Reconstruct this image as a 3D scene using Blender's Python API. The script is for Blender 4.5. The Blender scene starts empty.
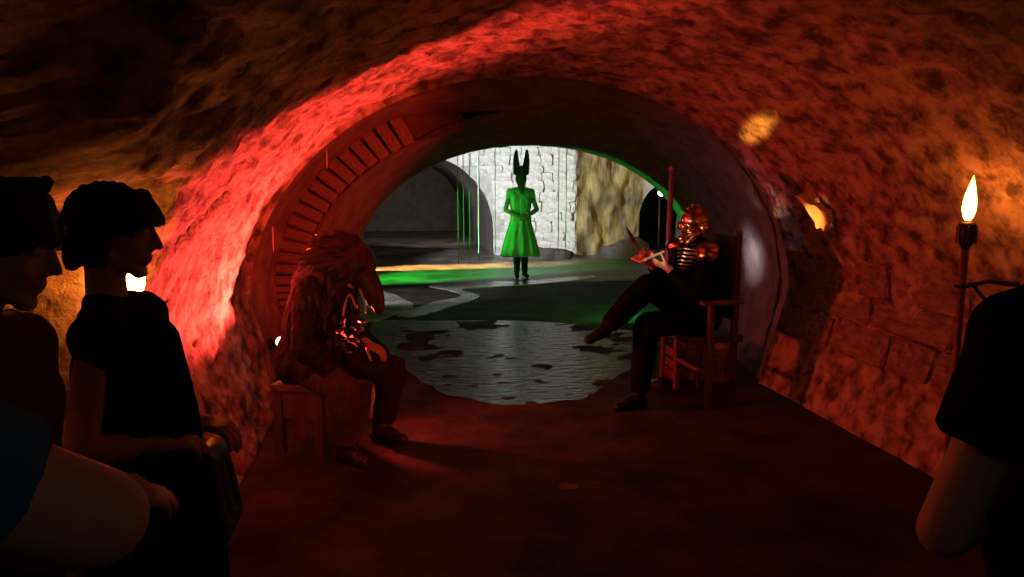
import bpy, bmesh, math, random
from math import sin, cos, pi, radians, sqrt
from mathutils import Vector, Matrix, noise

random.seed(7)
scene = bpy.context.scene
COL = scene.collection
V = Vector

# ------------------------------------------------------------------ camera
cam_d = bpy.data.cameras.new('camera')
cam = bpy.data.objects.new('camera', cam_d); COL.objects.link(cam)
cam_d.sensor_width = 36.0
cam_d.lens = 750.0 / 1024.0 * 36.0
cam_d.clip_start = 0.02
cam.location = (0, 0, 1.6)
cam.rotation_euler = (radians(90 - 8.23), 0, radians(-8.78))
scene.camera = cam

# ------------------------------------------------------------------ world, exposure
w = bpy.data.worlds.new('world'); scene.world = w; w.use_nodes = True
w.node_tree.nodes['Background'].inputs[0].default_value = (0.30, 0.24, 0.22, 1)
w.node_tree.nodes['Background'].inputs[1].default_value = 0.010
vs = scene.view_settings
vs.view_transform = 'Standard'; vs.look = 'None'; vs.exposure = 0.0; vs.gamma = 1.0
vs.use_curve_mapping = False
scene.cycles.use_denoising = True
scene.cycles.sample_clamp_indirect = 4.0
scene.cycles.max_bounces = 6
scene.cycles.use_light_tree = True

# ------------------------------------------------------------------ stage lights of the place, and added fills
def spot(name, loc, target, power, color, angle, blend=0.4, size=0.03):
    d = bpy.data.lights.new(name, 'SPOT'); d.energy = power; d.color = color
    d.spot_size = radians(angle); d.spot_blend = blend; d.shadow_soft_size = size
    o = bpy.data.objects.new(name, d); COL.objects.link(o); o.location = loc
    o.rotation_euler = (V(target) - V(loc)).to_track_quat('-Z', 'Y').to_euler()
    return o
RED = (1.0, 0.045, 0.025)
spot('red_flood_beam', (-0.58, 4.95, 0.55), (-0.78, 4.38, 1.50), 560, (1.0, 0.050, 0.036), 112, 0.45, 0.03)
spot('red_across_beam', (-0.58, 4.95, 0.60), (2.8, 3.4, 0.55), 140, (1.0, 0.06, 0.03), 115, 0.8, 0.03)
spot('red_low_beam', (2.1, 2.3, 0.75), (-0.5, 4.9, 0.75), 85, RED, 60, 0.8, 0.05)
spot('red_arch_fill', (2.3, 3.0, 0.6), (-0.45, 6.2, 1.45), 950, (1.0, 0.05, 0.02), 36, 0.7, 0.05)  # added red light to brighten the left of the brick arch
o = spot('gold_streak_beam', (0.3, 4.2, 0.15), (2.40, 4.83, 1.93), 900, (1.0, 0.36, 0.05), 17, 1.0, 0.03)
o.rotation_euler = ((V((2.40, 4.83, 1.93)) - V((0.3, 4.2, 0.15))).to_track_quat('-Z', 'Y') @ Matrix.Rotation(radians(27), 3, 'Z').to_quaternion()).to_euler()
o.scale = (1.0, 0.22, 1.0)        # slit-shaped beam
spot('light_patch_beam', (0.3, 4.1, 0.15), (2.865, 4.74, 1.375), 800, (1.0, 0.40, 0.07), 4.6, 0.5, 0.02)
spot('mask_key_fill', (0.5, 4.0, 0.9), (2.03, 5.0, 1.19), 110, (1.0, 0.75, 0.48), 13, 0.7, 0.03)  # added key light to bring out highlights on the metal mask
spot('white_wall_beam', (0.0, 5.1, 1.7), (3.15, 6.29, 0.94), 1700, (0.82, 0.84, 1.0), 8, 1.0, 0.12)
spot('violet_wash_fill', (0.0, 5.1, 1.7), (3.1, 6.3, 1.1), 34, (0.75, 0.55, 1.0), 50, 1.0, 0.03)  # added wide violet fill for the right splay
spot('white_pier_beam', (-2.5, 9.6, 2.4), (2.6, 16.0, 1.4), 4600, (0.90, 0.95, 1.0), 36, 0.4, 0.1)
spot('white_floor_beam', (-3.4, 9.6, 1.6), (-0.35, 10.3, 0.0), 900, (0.92, 0.95, 1.0), 26, 0.6, 0.1)
spot('yellow_rock_beam', (7.4, 10.8, 2.2), (4.7, 15.8, 1.2), 260, (1.0, 0.62, 0.10), 40, 0.5, 0.1)
spot('side_vault_fill', (1.6, 16.6, 1.2), (0.0, 22.0, 0.5), 500, (0.9, 0.8, 0.75), 70, 0.8, 0.1)  # added dim fill inside the side vault, no lamp stands there
spot('green_jamb_beam', (3.05, 8.07, 0.5), (3.02, 9.06, 0.5), 55, (0.02, 1.0, 0.06), 179, 0.02, 0.03)
spot('green_figure_beam', (-2.2, 10.4, 1.5), (2.05, 12.2, 0.9), 650, (0.03, 1.0, 0.06), 16, 0.6, 0.05)
spot('green_floor_beam', (-3.2, 11.0, 1.4), (0.3, 12.5, 0.0), 7500, (0.03, 1.0, 0.05), 24, 0.5, 0.05)
spot('orange_floor_beam', (-3.6, 13.4, 0.8), (0.1, 13.8, 0.0), 36000, (1.0, 0.56, 0.15), 13, 0.6, 0.05)
d = bpy.data.lights.new('added_fill_light', 'POINT'); d.energy = 0.62; d.color = (1.0, 0.82, 0.72); d.shadow_soft_size = 0.15  # added fill near the viewpoint for the nearest arms, no real lamp
o = bpy.data.objects.new('added_fill_light', d); COL.objects.link(o); o.location = (0.3, 0.0, 1.75)

# ------------------------------------------------------------------ materials
def mat(name, col, rough=0.7, metal=0.0, col2=None, scale=6.0, bump=0.0, bscale=30.0, spec=0.5, detail=6.0, stretch=None, c0=0.35, c1=0.7):
    m = bpy.data.materials.new(name); m.use_nodes = True
    nt = m.node_tree; b = nt.nodes['Principled BSDF']
    b.inputs['Roughness'].default_value = rough
    b.inputs['Metallic'].default_value = metal
    b.inputs['Specular IOR Level'].default_value = spec
    tc = nt.nodes.new('ShaderNodeTexCoord')
    src = tc.outputs['Object']
    if stretch:
        mp = nt.nodes.new('ShaderNodeMapping'); mp.inputs['Scale'].default_value = stretch
        nt.links.new(src, mp.inputs[0]); src = mp.outputs[0]
    n = nt.nodes.new('ShaderNodeTexNoise'); n.inputs['Scale'].default_value = scale; n.inputs['Detail'].default_value = detail
    n.inputs['Roughness'].default_value = 0.62
    nt.links.new(src, n.inputs['Vector'])
    r = nt.nodes.new('ShaderNodeValToRGB')
    r.color_ramp.elements[0].position = c0; r.color_ramp.elements[1].position = c1
    c2 = col2 if col2 else tuple(c * 0.7 for c in col)
    r.color_ramp.elements[0].color = (*c2, 1); r.color_ramp.elements[1].color = (*col, 1)
    nt.links.new(n.outputs['Fac'], r.inputs[0]); nt.links.new(r.outputs[0], b.inputs['Base Color'])
    if bump:
        n2 = nt.nodes.new('ShaderNodeTexNoise'); n2.inputs['Scale'].default_value = bscale; n2.inputs['Detail'].default_value = 8
        n2.inputs['Roughness'].default_value = 0.65
        nt.links.new(src, n2.inputs['Vector'])
        bp = nt.nodes.new('ShaderNodeBump'); bp.inputs['Strength'].default_value = bump; bp.inputs['Distance'].default_value = 0.03
        nt.links.new(n2.outputs['Fac'], bp.inputs['Height']); nt.links.new(bp.outputs[0], b.inputs['Normal'])
    return m
def emat(name, stops, strength):
    m = bpy.data.materials.new(name); m.use_nodes = True; nt = m.node_tree
    nt.nodes.remove(nt.nodes['Principled BSDF'])
    e = nt.nodes.new('ShaderNodeEmission'); e.inputs[1].default_value = strength
    tc = nt.nodes.new('ShaderNodeTexCoord'); sx = nt.nodes.new('ShaderNodeSeparateXYZ'); r = nt.nodes.new('ShaderNodeValToRGB')
    nt.links.new(tc.outputs['Generated'], sx.inputs[0]); nt.links.new(sx.outputs[2], r.inputs[0])
    r.color_ramp.elements[0].position = stops[0][0]; r.color_ramp.elements[0].color = (*stops[0][1], 1)
    r.color_ramp.elements[1].position = stops[-1][0]; r.color_ramp.elements[1].color = (*stops[-1][1], 1)
    for p, c in stops[1:-1]:
        el = r.color_ramp.elements.new(p); el.color = (*c, 1)
    nt.links.new(r.outputs[0], e.inputs[0]); nt.links.new(e.outputs[0], nt.nodes['Material Output'].inputs[0])
    return m
M = {}
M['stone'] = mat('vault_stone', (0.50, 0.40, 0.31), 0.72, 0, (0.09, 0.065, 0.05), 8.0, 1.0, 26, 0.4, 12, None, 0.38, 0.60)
M['block'] = mat('block_stone', (0.46, 0.36, 0.28), 0.72, 0, (0.13, 0.095, 0.075), 5.0, 0.8, 22, 0.4, 8)
M['brick'] = mat('arch_brick', (0.20, 0.125, 0.10), 0.75, 0, (0.11, 0.065, 0.05), 7, 0.5, 40, 0.3)
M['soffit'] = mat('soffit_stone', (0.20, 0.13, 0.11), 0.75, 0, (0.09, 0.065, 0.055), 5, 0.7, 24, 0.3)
M['mortar'] = mat('mortar', (0.10, 0.075, 0.06), 0.9, 0, (0.05, 0.04, 0.03), 9, 0.5, 40, 0.2)
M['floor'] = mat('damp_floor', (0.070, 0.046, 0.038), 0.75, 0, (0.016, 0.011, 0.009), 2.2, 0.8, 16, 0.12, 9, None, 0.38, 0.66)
M['floorfar'] = mat('chamber_floor_pale', (0.20, 0.165, 0.145), 0.45, 0, (0.05, 0.04, 0.035), 1.4, 0.6, 12, 0.5, 9, None, 0.40, 0.66)  # paler base colour than the near floor
M['pale'] = mat('pale_stone', (0.72, 0.70, 0.66), 0.8, 0, (0.42, 0.40, 0.37), 3, 0.7, 14, 0.3)
M['palemortar'] = mat('pale_mortar', (0.50, 0.48, 0.45), 0.9, 0, (0.30, 0.28, 0.26), 6, 0.6, 20, 0.2)
M['ochre'] = mat('ochre_rock', (0.50, 0.38, 0.16), 0.8, 0, (0.10, 0.08, 0.045), 2.6, 1.0, 9, 0.3, 8, (1.6, 1.6, 0.6))
M['darkrock'] = mat('dark_rock', (0.12, 0.095, 0.085), 0.8, 0, (0.07, 0.055, 0.05), 3, 0.8, 12, 0.3)
M['patchpale'] = mat('light_patch_pale', (0.80, 0.68, 0.48), 0.8, 0, (0.55, 0.44, 0.28), 14, 0.4, 40, 0.3)  # pale colour of the patch that imitates a pool of light
M['iron'] = mat('dark_iron', (0.04, 0.035, 0.03), 0.5, 0.6)
M['bamboo'] = mat('torch_wood', (0.22, 0.12, 0.06), 0.6, 0, (0.12, 0.06, 0.03), 20)
M['wood'] = mat('old_wood', (0.24, 0.12, 0.06), 0.55, 0, (0.10, 0.05, 0.025), 8, 0.3, 30, 0.5, 6, (1, 1, 0.2))
M['darkwood'] = mat('dark_wood', (0.09, 0.05, 0.03), 0.5, 0, (0.04, 0.022, 0.014), 8, 0.3, 30)
M['skin'] = mat('skin', (0.52, 0.33, 0.25), 0.55, 0, (0.44, 0.26, 0.19), 30, 0.08, 160, 0.4)
M['black'] = mat('black_cloth', (0.007, 0.0065, 0.007), 0.95, 0, (0.004, 0.004, 0.004), 20, 0.2, 120, 0.05)
M['blackgloss'] = mat('black_leather', (0.010, 0.009, 0.009), 0.5, 0, None, 20, 0.2, 80, 0.3)
M['blue'] = mat('blue_cotton', (0.035, 0.15, 0.26), 0.9, 0, (0.025, 0.11, 0.20), 40, 0.2, 160, 0.15)
M['brownred'] = mat('maroon_cotton', (0.10, 0.025, 0.02), 0.9, 0, (0.06, 0.015, 0.012), 40, 0.2, 160, 0.15)
M['hair'] = mat('dark_hair', (0.012, 0.008, 0.006), 0.6, 0, (0.004, 0.003, 0.003), 40, 0.5, 90, 0.3, 6, (1, 1, 0.15))
M['coat'] = mat('raven_coat', (0.030, 0.022, 0.02), 0.6, 0, (0.008, 0.006, 0.006), 25, 0.7, 60, 0.3)
M['trouser'] = mat('tweed_trouser_lit', (0.11, 0.075, 0.06), 0.85, 0, (0.06, 0.04, 0.032), 30, 0.4, 120, 0.2, 6, (1, 1, 0.3))  # near leg: lighter copy, the light on it put into the colour
M['trousershade'] = mat('trouser_shaded', (0.03, 0.024, 0.022), 0.85, 0, None, 30, 0.3, 120, 0.2)  # far leg: darker copy, its shade put into the colour
M['feather'] = mat('brown_feather', (0.11, 0.07, 0.055), 0.5, 0, (0.012, 0.008, 0.007), 18, 0.4, 60, 0.4)
M['beak'] = mat('dark_beak', (0.045, 0.03, 0.026), 0.42, 0, (0.02, 0.014, 0.012), 10, 0.2, 40, 0.5)
M['shoe'] = mat('worn_shoe', (0.05, 0.03, 0.022), 0.35, 0, None, 20, 0.2, 50, 0.5)
M['copper'] = mat('copper_mask', (0.62, 0.30, 0.18), 0.22, 1.0, (0.30, 0.13, 0.08), 12, 0.25, 22)
M['gold'] = mat('gilt_metal', (0.85, 0.62, 0.28), 0.28, 1.0, (0.55, 0.36, 0.14), 14, 0.15, 30)
M['glass'] = mat('dark_glass', (0.02, 0.02, 0.02), 0.06, 0.0, None, 5, 0, 5, 0.9)
M['silver'] = mat('bright_metal', (0.7, 0.66, 0.6), 0.25, 1.0)
M['paper'] = mat('paper', (0.72, 0.66, 0.55), 0.8, 0, (0.6, 0.53, 0.42), 10)
M['cord'] = mat('pale_cord', (0.55, 0.42, 0.36), 0.5, 0)
M['dress'] = mat('pale_dress', (0.62, 0.66, 0.52), 0.8, 0, (0.40, 0.44, 0.32), 10, 0.3, 60, 0.2, 6, (1, 1, 0.25))
M['maskpale'] = mat('horned_mask', (0.22, 0.24, 0.19), 0.6, 0, (0.08, 0.09, 0.07), 14, 0.4, 40)
M['horn'] = mat('dark_horn', (0.05, 0.055, 0.045), 0.45, 0, (0.02, 0.02, 0.018), 20, 0.4, 40)
M['palewet'] = mat('water_painted_bright', (0.55, 0.53, 0.50), 0.18, 0, (0.16, 0.15, 0.14), 2.5, 0.3, 10, 0.6)  # white light and reflection on the water put into the base colour
M['strand'] = mat('wet_strand', (0.55, 0.62, 0.55), 0.3, 0)
M['redpole'] = mat('oxide_pole', (0.26, 0.10, 0.07), 0.45, 0, (0.16, 0.05, 0.04), 20)
M['brass'] = mat('brass', (0.8, 0.55, 0.22), 0.25, 1.0)

# water: dark, glossy, rippled
m = bpy.data.materials.new('shallow_water'); m.use_nodes = True; nt = m.node_tree; b = nt.nodes['Principled BSDF']
b.inputs['Base Color'].default_value = (0.02, 0.018, 0.016, 1); b.inputs['Roughness'].default_value = 0.10
b.inputs['Specular IOR Level'].default_value = 0.9
tc = nt.nodes.new('ShaderNodeTexCoord'); mp = nt.nodes.new('ShaderNodeMapping'); mp.inputs['Scale'].default_value = (1.0, 2.4, 1)
nz = nt.nodes.new('ShaderNodeTexNoise'); nz.inputs['Scale'].default_value = 7; nz.inputs['Detail'].default_value = 5
bp = nt.nodes.new('ShaderNodeBump'); bp.inputs['Strength'].default_value = 1.0; bp.inputs['Distance'].default_value = 0.05
nt.links.new(tc.outputs['Object'], mp.inputs[0]); nt.links.new(mp.outputs[0], nz.inputs['Vector'])
nt.links.new(nz.outputs['Fac'], bp.inputs['Height']); nt.links.new(bp.outputs[0], b.inputs['Normal'])
M['water'] = m
FLAME = [(0.0, (1.0, 0.20, 0.02)), (0.18, (1.0, 0.24, 0.03)), (0.6, (1.0, 0.23, 0.028)), (1.0, (1.0, 0.14, 0.01))]
M['flame'] = emat('torch_flame', FLAME, 54.0)
M['flame_left'] = emat('torch_flame_low', FLAME, 135.0)
M['bulb_white'] = emat('white_bulb', [(0, (1, 1, 1)), (1, (1, 1, 1))], 12.0)
M['bulb_warm'] = emat('warm_bulb', [(0, (1, 0.8, 0.5)), (1, (1, 0.8, 0.5))], 10.0)
M['bulb_red'] = emat('red_bulb', [(0, (1, 0.16, 0.12)), (1, (1, 0.16, 0.12))], 1.2)

# ------------------------------------------------------------------ helpers
def tag(o, label=None, cat=None, group=None, kind=None):
    if label: o['label'] = label
    if cat: o['category'] = cat
    if group: o['group'] = group
    if kind: o['kind'] = kind
    return o
def link(name, me, material, parent=None, smooth=True):
    o = bpy.data.objects.new(name, me); COL.objects.link(o)
    if material is not None: me.materials.append(M[material] if isinstance(material, str) else material)
    if smooth: me.shade_smooth()
    if parent is not None: o.parent = parent
    return o
def frombm(name, bm, material, parent=None, smooth=False):
    me = bpy.data.meshes.new(name); bm.normal_update(); bm.to_mesh(me); bm.free()
    return link(name, me, material, parent, smooth)
def pyd(name, vs_, fs, material, parent=None, smooth=True):
    me = bpy.data.meshes.new(name); me.from_pydata([tuple(v) for v in vs_], [], fs); me.update()
    return link(name, me, material, parent, smooth)
def empty(name, loc, label=None, cat=None, group=None):
    o = bpy.data.objects.new(name, None); COL.objects.link(o); o.location = loc; o.empty_display_size = 0.1
    return tag(o, label, cat, group)
def frame(d, hint=None):
    d = V(d).normalized()
    h = V(hint) if hint is not None else (V((0, 0, 1)) if abs(d.z) < 0.9 else V((1, 0, 0)))
    x = h.cross(d)
    if x.length < 1e-6: x = V((1, 0, 0)).cross(d)
    x.normalize(); y = d.cross(x)
    return x, y, d
def add_box(bm, c, size, rot=None, bevel=0.0):
    r = bmesh.ops.create_cube(bm, size=1.0)
    mtx = Matrix.Translation(V(c)) @ (rot.to_4x4() if rot is not None else Matrix.Identity(4)) @ Matrix.Diagonal((*size, 1))
    bmesh.ops.transform(bm, matrix=mtx, verts=r['verts'])
    if bevel:
        es = set(e for v in r['verts'] for e in v.link_edges)
        bmesh.ops.bevel(bm, geom=list(es), offset=bevel, segments=2, affect='EDGES', profile=0.6)
def rings(bm, centers, radii, seg=12, cap=True, hint=None, sq=1.0):
    """tube through centers with given radii; sq flattens the second axis"""
    cs = [V(c) for c in centers]; prev = []
    allr = []
    for i, c in enumerate(cs):
        d = (cs[min(i + 1, len(cs) - 1)] - cs[max(i - 1, 0)])
        x, y, _ = frame(d, hint)
        ring = [bm.verts.new(c + (x * cos(2 * pi * k / seg) + y * sq * sin(2 * pi * k / seg)) * radii[i]) for k in range(seg)]
        allr.append(ring)
    for a, b2 in zip(allr, allr[1:]):
        for k in range(seg):
            bm.faces.new((a[k], a[(k + 1) % seg], b2[(k + 1) % seg], b2[k]))
    if cap:
        bm.faces.new(list(reversed(allr[0]))); bm.faces.new(allr[-1])
def tube(name, pts, radii, material, parent=None, seg=10, smooth=True, hint=None, sq=1.0):
    bm = bmesh.new()
    if not isinstance(radii, (list, tuple)): radii = [radii] * len(pts)
    rings(bm, pts, radii, seg, True, hint, sq)
    return frombm(name, bm, material, parent, smooth)
def boxobj(name, c, size, material, parent=None, rot=None, bevel=0.006):
    bm = bmesh.new(); add_box(bm, c, size, rot, bevel)
    return frombm(name, bm, material, parent)
def lathe(name, prof, material, parent=None, seg=16, loc=(0, 0, 0), smooth=True, squash=1.0):
    bm = bmesh.new(); R = []
    for r, z in prof:
        R.append([bm.verts.new((loc[0] + r * cos(2 * pi * k / seg), loc[1] + squash * r * sin(2 * pi * k / seg), loc[2] + z)) for k in range(seg)])
    for a, b2 in zip(R, R[1:]):
        for k in range(seg): bm.faces.new((a[k], a[(k + 1) % seg], b2[(k + 1) % seg], b2[k]))
    bm.faces.new(list(reversed(R[0]))); bm.faces.new(R[-1])
    return frombm(name, bm, material, parent, smooth)
def sstep(a, b2, x):
    t = max(0.0, min(1.0, (x - a) / (b2 - a))); return t * t * (3 - 2 * t)
def lerp(a, b2, t): return a + (b2 - a) * t

# ------------------------------------------------------------------ tunnel shell
# station: Y, centre x, half width at floor, half width at springing, springing z, crown z
def prof_at(st, u):
    cx, hb, hw, zs, zt = st
    if u < 0.16:
        t = u / 0.16; return V((cx - lerp(hb, hw, t), 0, zs * t))
    if u > 0.84:
        t = (1 - u) / 0.16; return V((cx + lerp(hb, hw, t), 0, zs * t))
    a = pi * (u - 0.16) / 0.68
    c_, s_ = -cos(a), sin(a)
    e = 0.95
    return V((cx + hw * math.copysign(abs(c_) ** e, c_), 0, zs + (zt - zs) * abs(s_) ** 1.05))
NEAR = [(-4.5, (1.0, 1.95, 2.12, 0.75, 2.56)), (3.0, (1.0, 1.86, 2.10, 0.75, 2.47)), (5.4, (1.0, 1.83, 2.05, 0.75, 2.36))]
MIDV = [(5.4, (1.0, 1.86, 2.09, 0.75, 2.39)), (6.6, (1.2, 2.08, 2.24, 0.70, 2.37))]
SOFF = [(6.6, (1.2, 1.90, 2.00, 0.70, 2.11)), (8.0, (1.48, 1.86, 1.90, 0.70, 1.98)), (8.52, (1.52, 1.88, 1.93, 0.70, 1.985))]
def station(S, y):
    for (y0, a), (y1, b2) in zip(S, S[1:]):
        if y <= y1 + 1e-6:
            t = (y - y0) / (y1 - y0); return tuple(lerp(p, q, t) for p, q in zip(a, b2))
    return S[-1][1]
ARC1 = MIDV[0][1]; ARC2 = SOFF[1][1]
SPLAY = tuple(lerp(a, b2, 0.46) for a, b2 in zip(ARC1, ARC2))
def end_prof(st, u):      # the right half of the arch is a plain splay without a brick ring
    p = prof_at(st, u); q = prof_at(SPLAY, u); return p.lerp(q, sstep(0.36, 0.48, u))
def rough(p, amp):
    q = V((p.x, p.y, p.z))
    d = noise.voronoi(q * V((4.2, 4.2, 5.2)) if False else V((q.x * 4.2, q.y * 3.6, q.z * 5.0)))[0]
    n1 = noise.fractal(q * 2.2, 1.0, 2.0, 4)
    n2 = noise.noise(q * 13.0) + 0.5 * noise.noise(q * 27.0)
    return amp * (1.1 * (d[1] - d[0]) ** 0.6 - 0.4 + 0.9 * n1 + 0.6 * n2)
def shell(name, S, u0, u1, du, dy, amp, material, niche=False):
    nu = max(2, int(round((u1 - u0) / du))); y0, y1 = S[0][0], S[-1][0]
    ny = max(1, int(round((y1 - y0) / dy))); vs_ = []; fs = []
    for j in range(ny + 1):
        y = lerp(y0, y1, j / ny); st = station(S, y); c = V((st[0], y, 0.9))
        for i in range(nu + 1):
            u = lerp(u0, u1, i / nu); p = prof_at(st, u)
            if S is MIDV: p = prof_at(S[0][1], u).lerp(end_prof(S[1][1], u), j / ny)
            if S is SOFF and y < 8.0: p = end_prof(S[0][1], u).lerp(prof_at(S[1][1], u), (y - 6.6) / 1.4)
            p.y = y
            n = V((c.x - p.x, 0, c.z - p.z if p.z > 0.7 else 0.0)); n.normalize()
            edge = 1.0
            if niche and p.x < st[0]:
                k = (1 - sstep(3.02, 3.2, y + 0.16 * noise.noise(V((0, 0, p.z * 3))))) * (1 - sstep(lerp(1.9, 1.44, sstep(1.8, 2.6, y)), lerp(2.3, 1.66, sstep(1.8, 2.6, y)), p.z + 0.08 * noise.noise(V((y * 2.5, 1, 0))))) * sstep(-0.9, -0.1, y)
                p.x -= 0.46 * k
            r = rough(p, amp * edge)
            if p.z < 0.02: r *= 0.5
            vs_.append(p + n * r)
    for j in range(ny):
        for i in range(nu):
            a = j * (nu + 1) + i; fs.append((a, a + nu + 1, a + nu + 2, a + 1))
    o = pyd(name, vs_, fs, material); tag(o, kind='structure'); return o
DU = 0.0052
wall_left = shell('wall_left', NEAR, 0.0, 0.16, DU, 0.034, 0.034, 'stone', True)
wall_right = shell('wall_right', NEAR, 0.84, 1.0, DU, 0.034, 0.022, 'stone', True)
ceiling = shell('ceiling', NEAR, 0.16, 0.84, DU, 0.034, 0.034, 'stone', True)
tag(ceiling, 'rough rubble stone vault of the near tunnel', None, None, 'structure')
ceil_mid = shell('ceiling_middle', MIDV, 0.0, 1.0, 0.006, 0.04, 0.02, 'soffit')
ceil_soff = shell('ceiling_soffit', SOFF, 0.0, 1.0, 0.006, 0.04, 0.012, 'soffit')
# joint rim between the near vault and the middle vault
def rimface(name, yA, stA, stB, material, y2=None, n=120, umax=1.0):
    vs_ = []; fs = []
    for i in range(n + 1):
        u = i / n * umax
        p = prof_at(stA, u); p.y = yA; q = prof_at(stB, u); q.y = yA if y2 is None else y2
        vs_ += [p, q]
    for i in range(n): fs.append((2 * i, 2 * i + 1, 2 * i + 3, 2 * i + 2))
    o = pyd(name, vs_, fs, material); return tag(o, kind='structure')
stn = list(NEAR[-1][1]); big = (1.0, 2.3, 2.5, 0.75, 2.75)
rimface('trim_1', 5.40, (1.0, 1.80, 2.02, 0.75, 2.33), big, 'stone')
arch_wall = rimface('wall_arch', 6.62, (1.2, 1.88, 1.98, 0.70, 2.09), (1.2, 2.35, 2.5, 0.7, 2.6), 'mortar', None, 120, 0.44)
# voussoir bricks round the arch face
outer = (1.2, 2.09, 2.25, 0.70, 2.38); inner = (1.2, 1.90, 2.00, 0.70, 2.11)
NB = 26
brick_meshes = []
for k in range(4):
    bm = bmesh.new(); add_box(bm, (0, 0, 0), (1, 1, 1)); 
    for v in bm.verts: v.co += V((random.uniform(-.03, .03), random.uniform(-.02, .02), random.uniform(-.03, .03)))
    bmesh.ops.bevel(bm, geom=list(bm.edges), offset=0.06, segments=1, affect='EDGES')
    me = bpy.data.meshes.new('brick'); bm.to_mesh(me); bm.free(); me.materials.append(M['brick']); brick_meshes.append(me)
for k in range(NB):
    DW = 0.37 / NB; u = lerp(0.02, 0.39, (k + 0.5) / NB)
    a = prof_at(outer, u); b2 = prof_at(inner, u); c0 = prof_at(outer, u - 0.47 * DW); c1 = prof_at(outer, u + 0.47 * DW)
    d0 = prof_at(inner, u - 0.47 * DW); d1 = prof_at(inner, u + 0.47 * DW)
    wd = ((c1 - c0).length + (d1 - d0).length) * 0.5 * 0.84
    ax = (b2 - a); L = ax.length * 0.95; ax.normalize(); side = V((0, 1, 0)).cross(ax)
    o = bpy.data.objects.new('brick', brick_meshes[k % 4]); COL.objects.link(o); o.parent = arch_wall
    rot = Matrix((side, V((0, 1, 0)), ax)).transposed()
    mid = (a + b2) * 0.5
    o.matrix_local = Matrix.Translation((mid.x, 6.60 + random.uniform(-.012, .008), mid.z)) @ rot.to_4x4() @ Matrix.Diagonal((wd, 0.10, L, 1))

# floor
def floor_mesh(name, x0, x1, y0, y1, step, amp, material):
    nx = int((x1 - x0) / step); ny = int((y1 - y0) / step); vs_ = []; fs = []
    for j in range(ny + 1):
        for i in range(nx + 1):
            x = lerp(x0, x1, i / nx); y = lerp(y0, y1, j / ny); p = V((x, y, 0))
            z = amp * noise.fractal(p * 1.7, 0.8, 2.0, 5) + 0.4 * amp * noise.noise(V((x * 6, y * 14, 0)))
            vs_.append((x, y, max(-0.03, min(z, 0.02))))
    for j in range(ny):
        for i in range(nx):
            a = j * (nx + 1) + i; fs.append((a, a + 1, a + nx + 2, a + nx + 1))
    return tag(pyd(name, vs_, fs, material), kind='structure')
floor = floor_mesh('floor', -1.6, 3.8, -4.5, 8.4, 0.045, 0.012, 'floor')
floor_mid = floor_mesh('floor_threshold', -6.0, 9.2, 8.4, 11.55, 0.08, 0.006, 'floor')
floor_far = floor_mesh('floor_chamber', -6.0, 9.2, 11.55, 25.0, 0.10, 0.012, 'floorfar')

# puddles on the floor
def puddle(label, pts, z=0.004, material='water'):
    c = sum((V((x, y, 0)) for x, y in pts), V()) / len(pts)
    vs_ = []
    n = len(pts); dense = []
    for k in range(n):           # Catmull-Rom outline
        p0, p1, p2, p3 = (V((*pts[(k + j) % n], 0)) for j in (-1, 0, 1, 2))
        for t in (0, .25, .5, .75):
            q = 0.5 * ((2 * p1) + (p2 - p0) * t + (2 * p0 - 5 * p1 + 4 * p2 - p3) * t * t + (3 * p1 - p0 - 3 * p2 + p3) * t ** 3)
            q += V((noise.noise(q * 5), noise.noise(q * 5 + V((9, 9, 9))), 0)) * 0.05
            dense.append(q)
    bm = bmesh.new(); f = bm.faces.new([bm.verts.new((q.x - c.x, q.y - c.y, 0)) for q in dense])
    r = bmesh.ops.extrude_face_region(bm, geom=[f])
    for g in r['geom']:
        if isinstance(g, bmesh.types.BMVert): g.co.z -= 0.012
    bmesh.ops.recalc_face_normals(bm, faces=bm.faces)
    bmesh.ops.triangulate(bm, faces=list(bm.faces))
    o = frombm('puddle', bm, material); o.location = (c.x, c.y, z)
    return tag(o, label, 'puddle')
puddle('broad rippled sheet of water on the floor between the two seated people', [(-0.29, 8.54), (0.47, 8.48), (1.38, 8.34), (2.19, 7.86), (2.61, 7.26), (2.35, 6.55), (1.80, 5.85), (1.45, 5.36), (1.15, 5.17), (0.85, 5.14), (0.58, 5.26), (0.3, 5.57), (0.09, 6.21), (-0.13, 7.16)])
puddle('puddle painted white for the light on it, beside the beak of the raven mask', [(-0.85, 12.55), (-0.33, 11.29), (0.03, 10.27), (0.19, 9.5), (-0.12, 8.83), (-0.31, 8.58), (-0.61, 8.84)], 0.011, 'palewet')
puddle('narrow winding channel of water, painted pale for its reflection, in front of the horned figure', [(-0.02, 8.93), (0.50, 9.84), (0.90, 10.31), (0.72, 10.91), (0.46, 11.39), (1.13, 11.63), (2.1, 11.72), (3.21, 12.18), (3.11, 11.81), (2.02, 11.26), (1.22, 11.06), (0.93, 10.85), (1.12, 10.19), (0.62, 9.36), (0.2, 8.80)], 0.010, 'palewet')
puddle('pale wet strip of floor at the mouth of the dark side vault', [(-0.75, 17.2), (0.08, 17.5), (1.0, 17.9), (1.3, 17.5), (0.98, 17.0), (0.2, 16.5), (-0.7, 16.3)])

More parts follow.
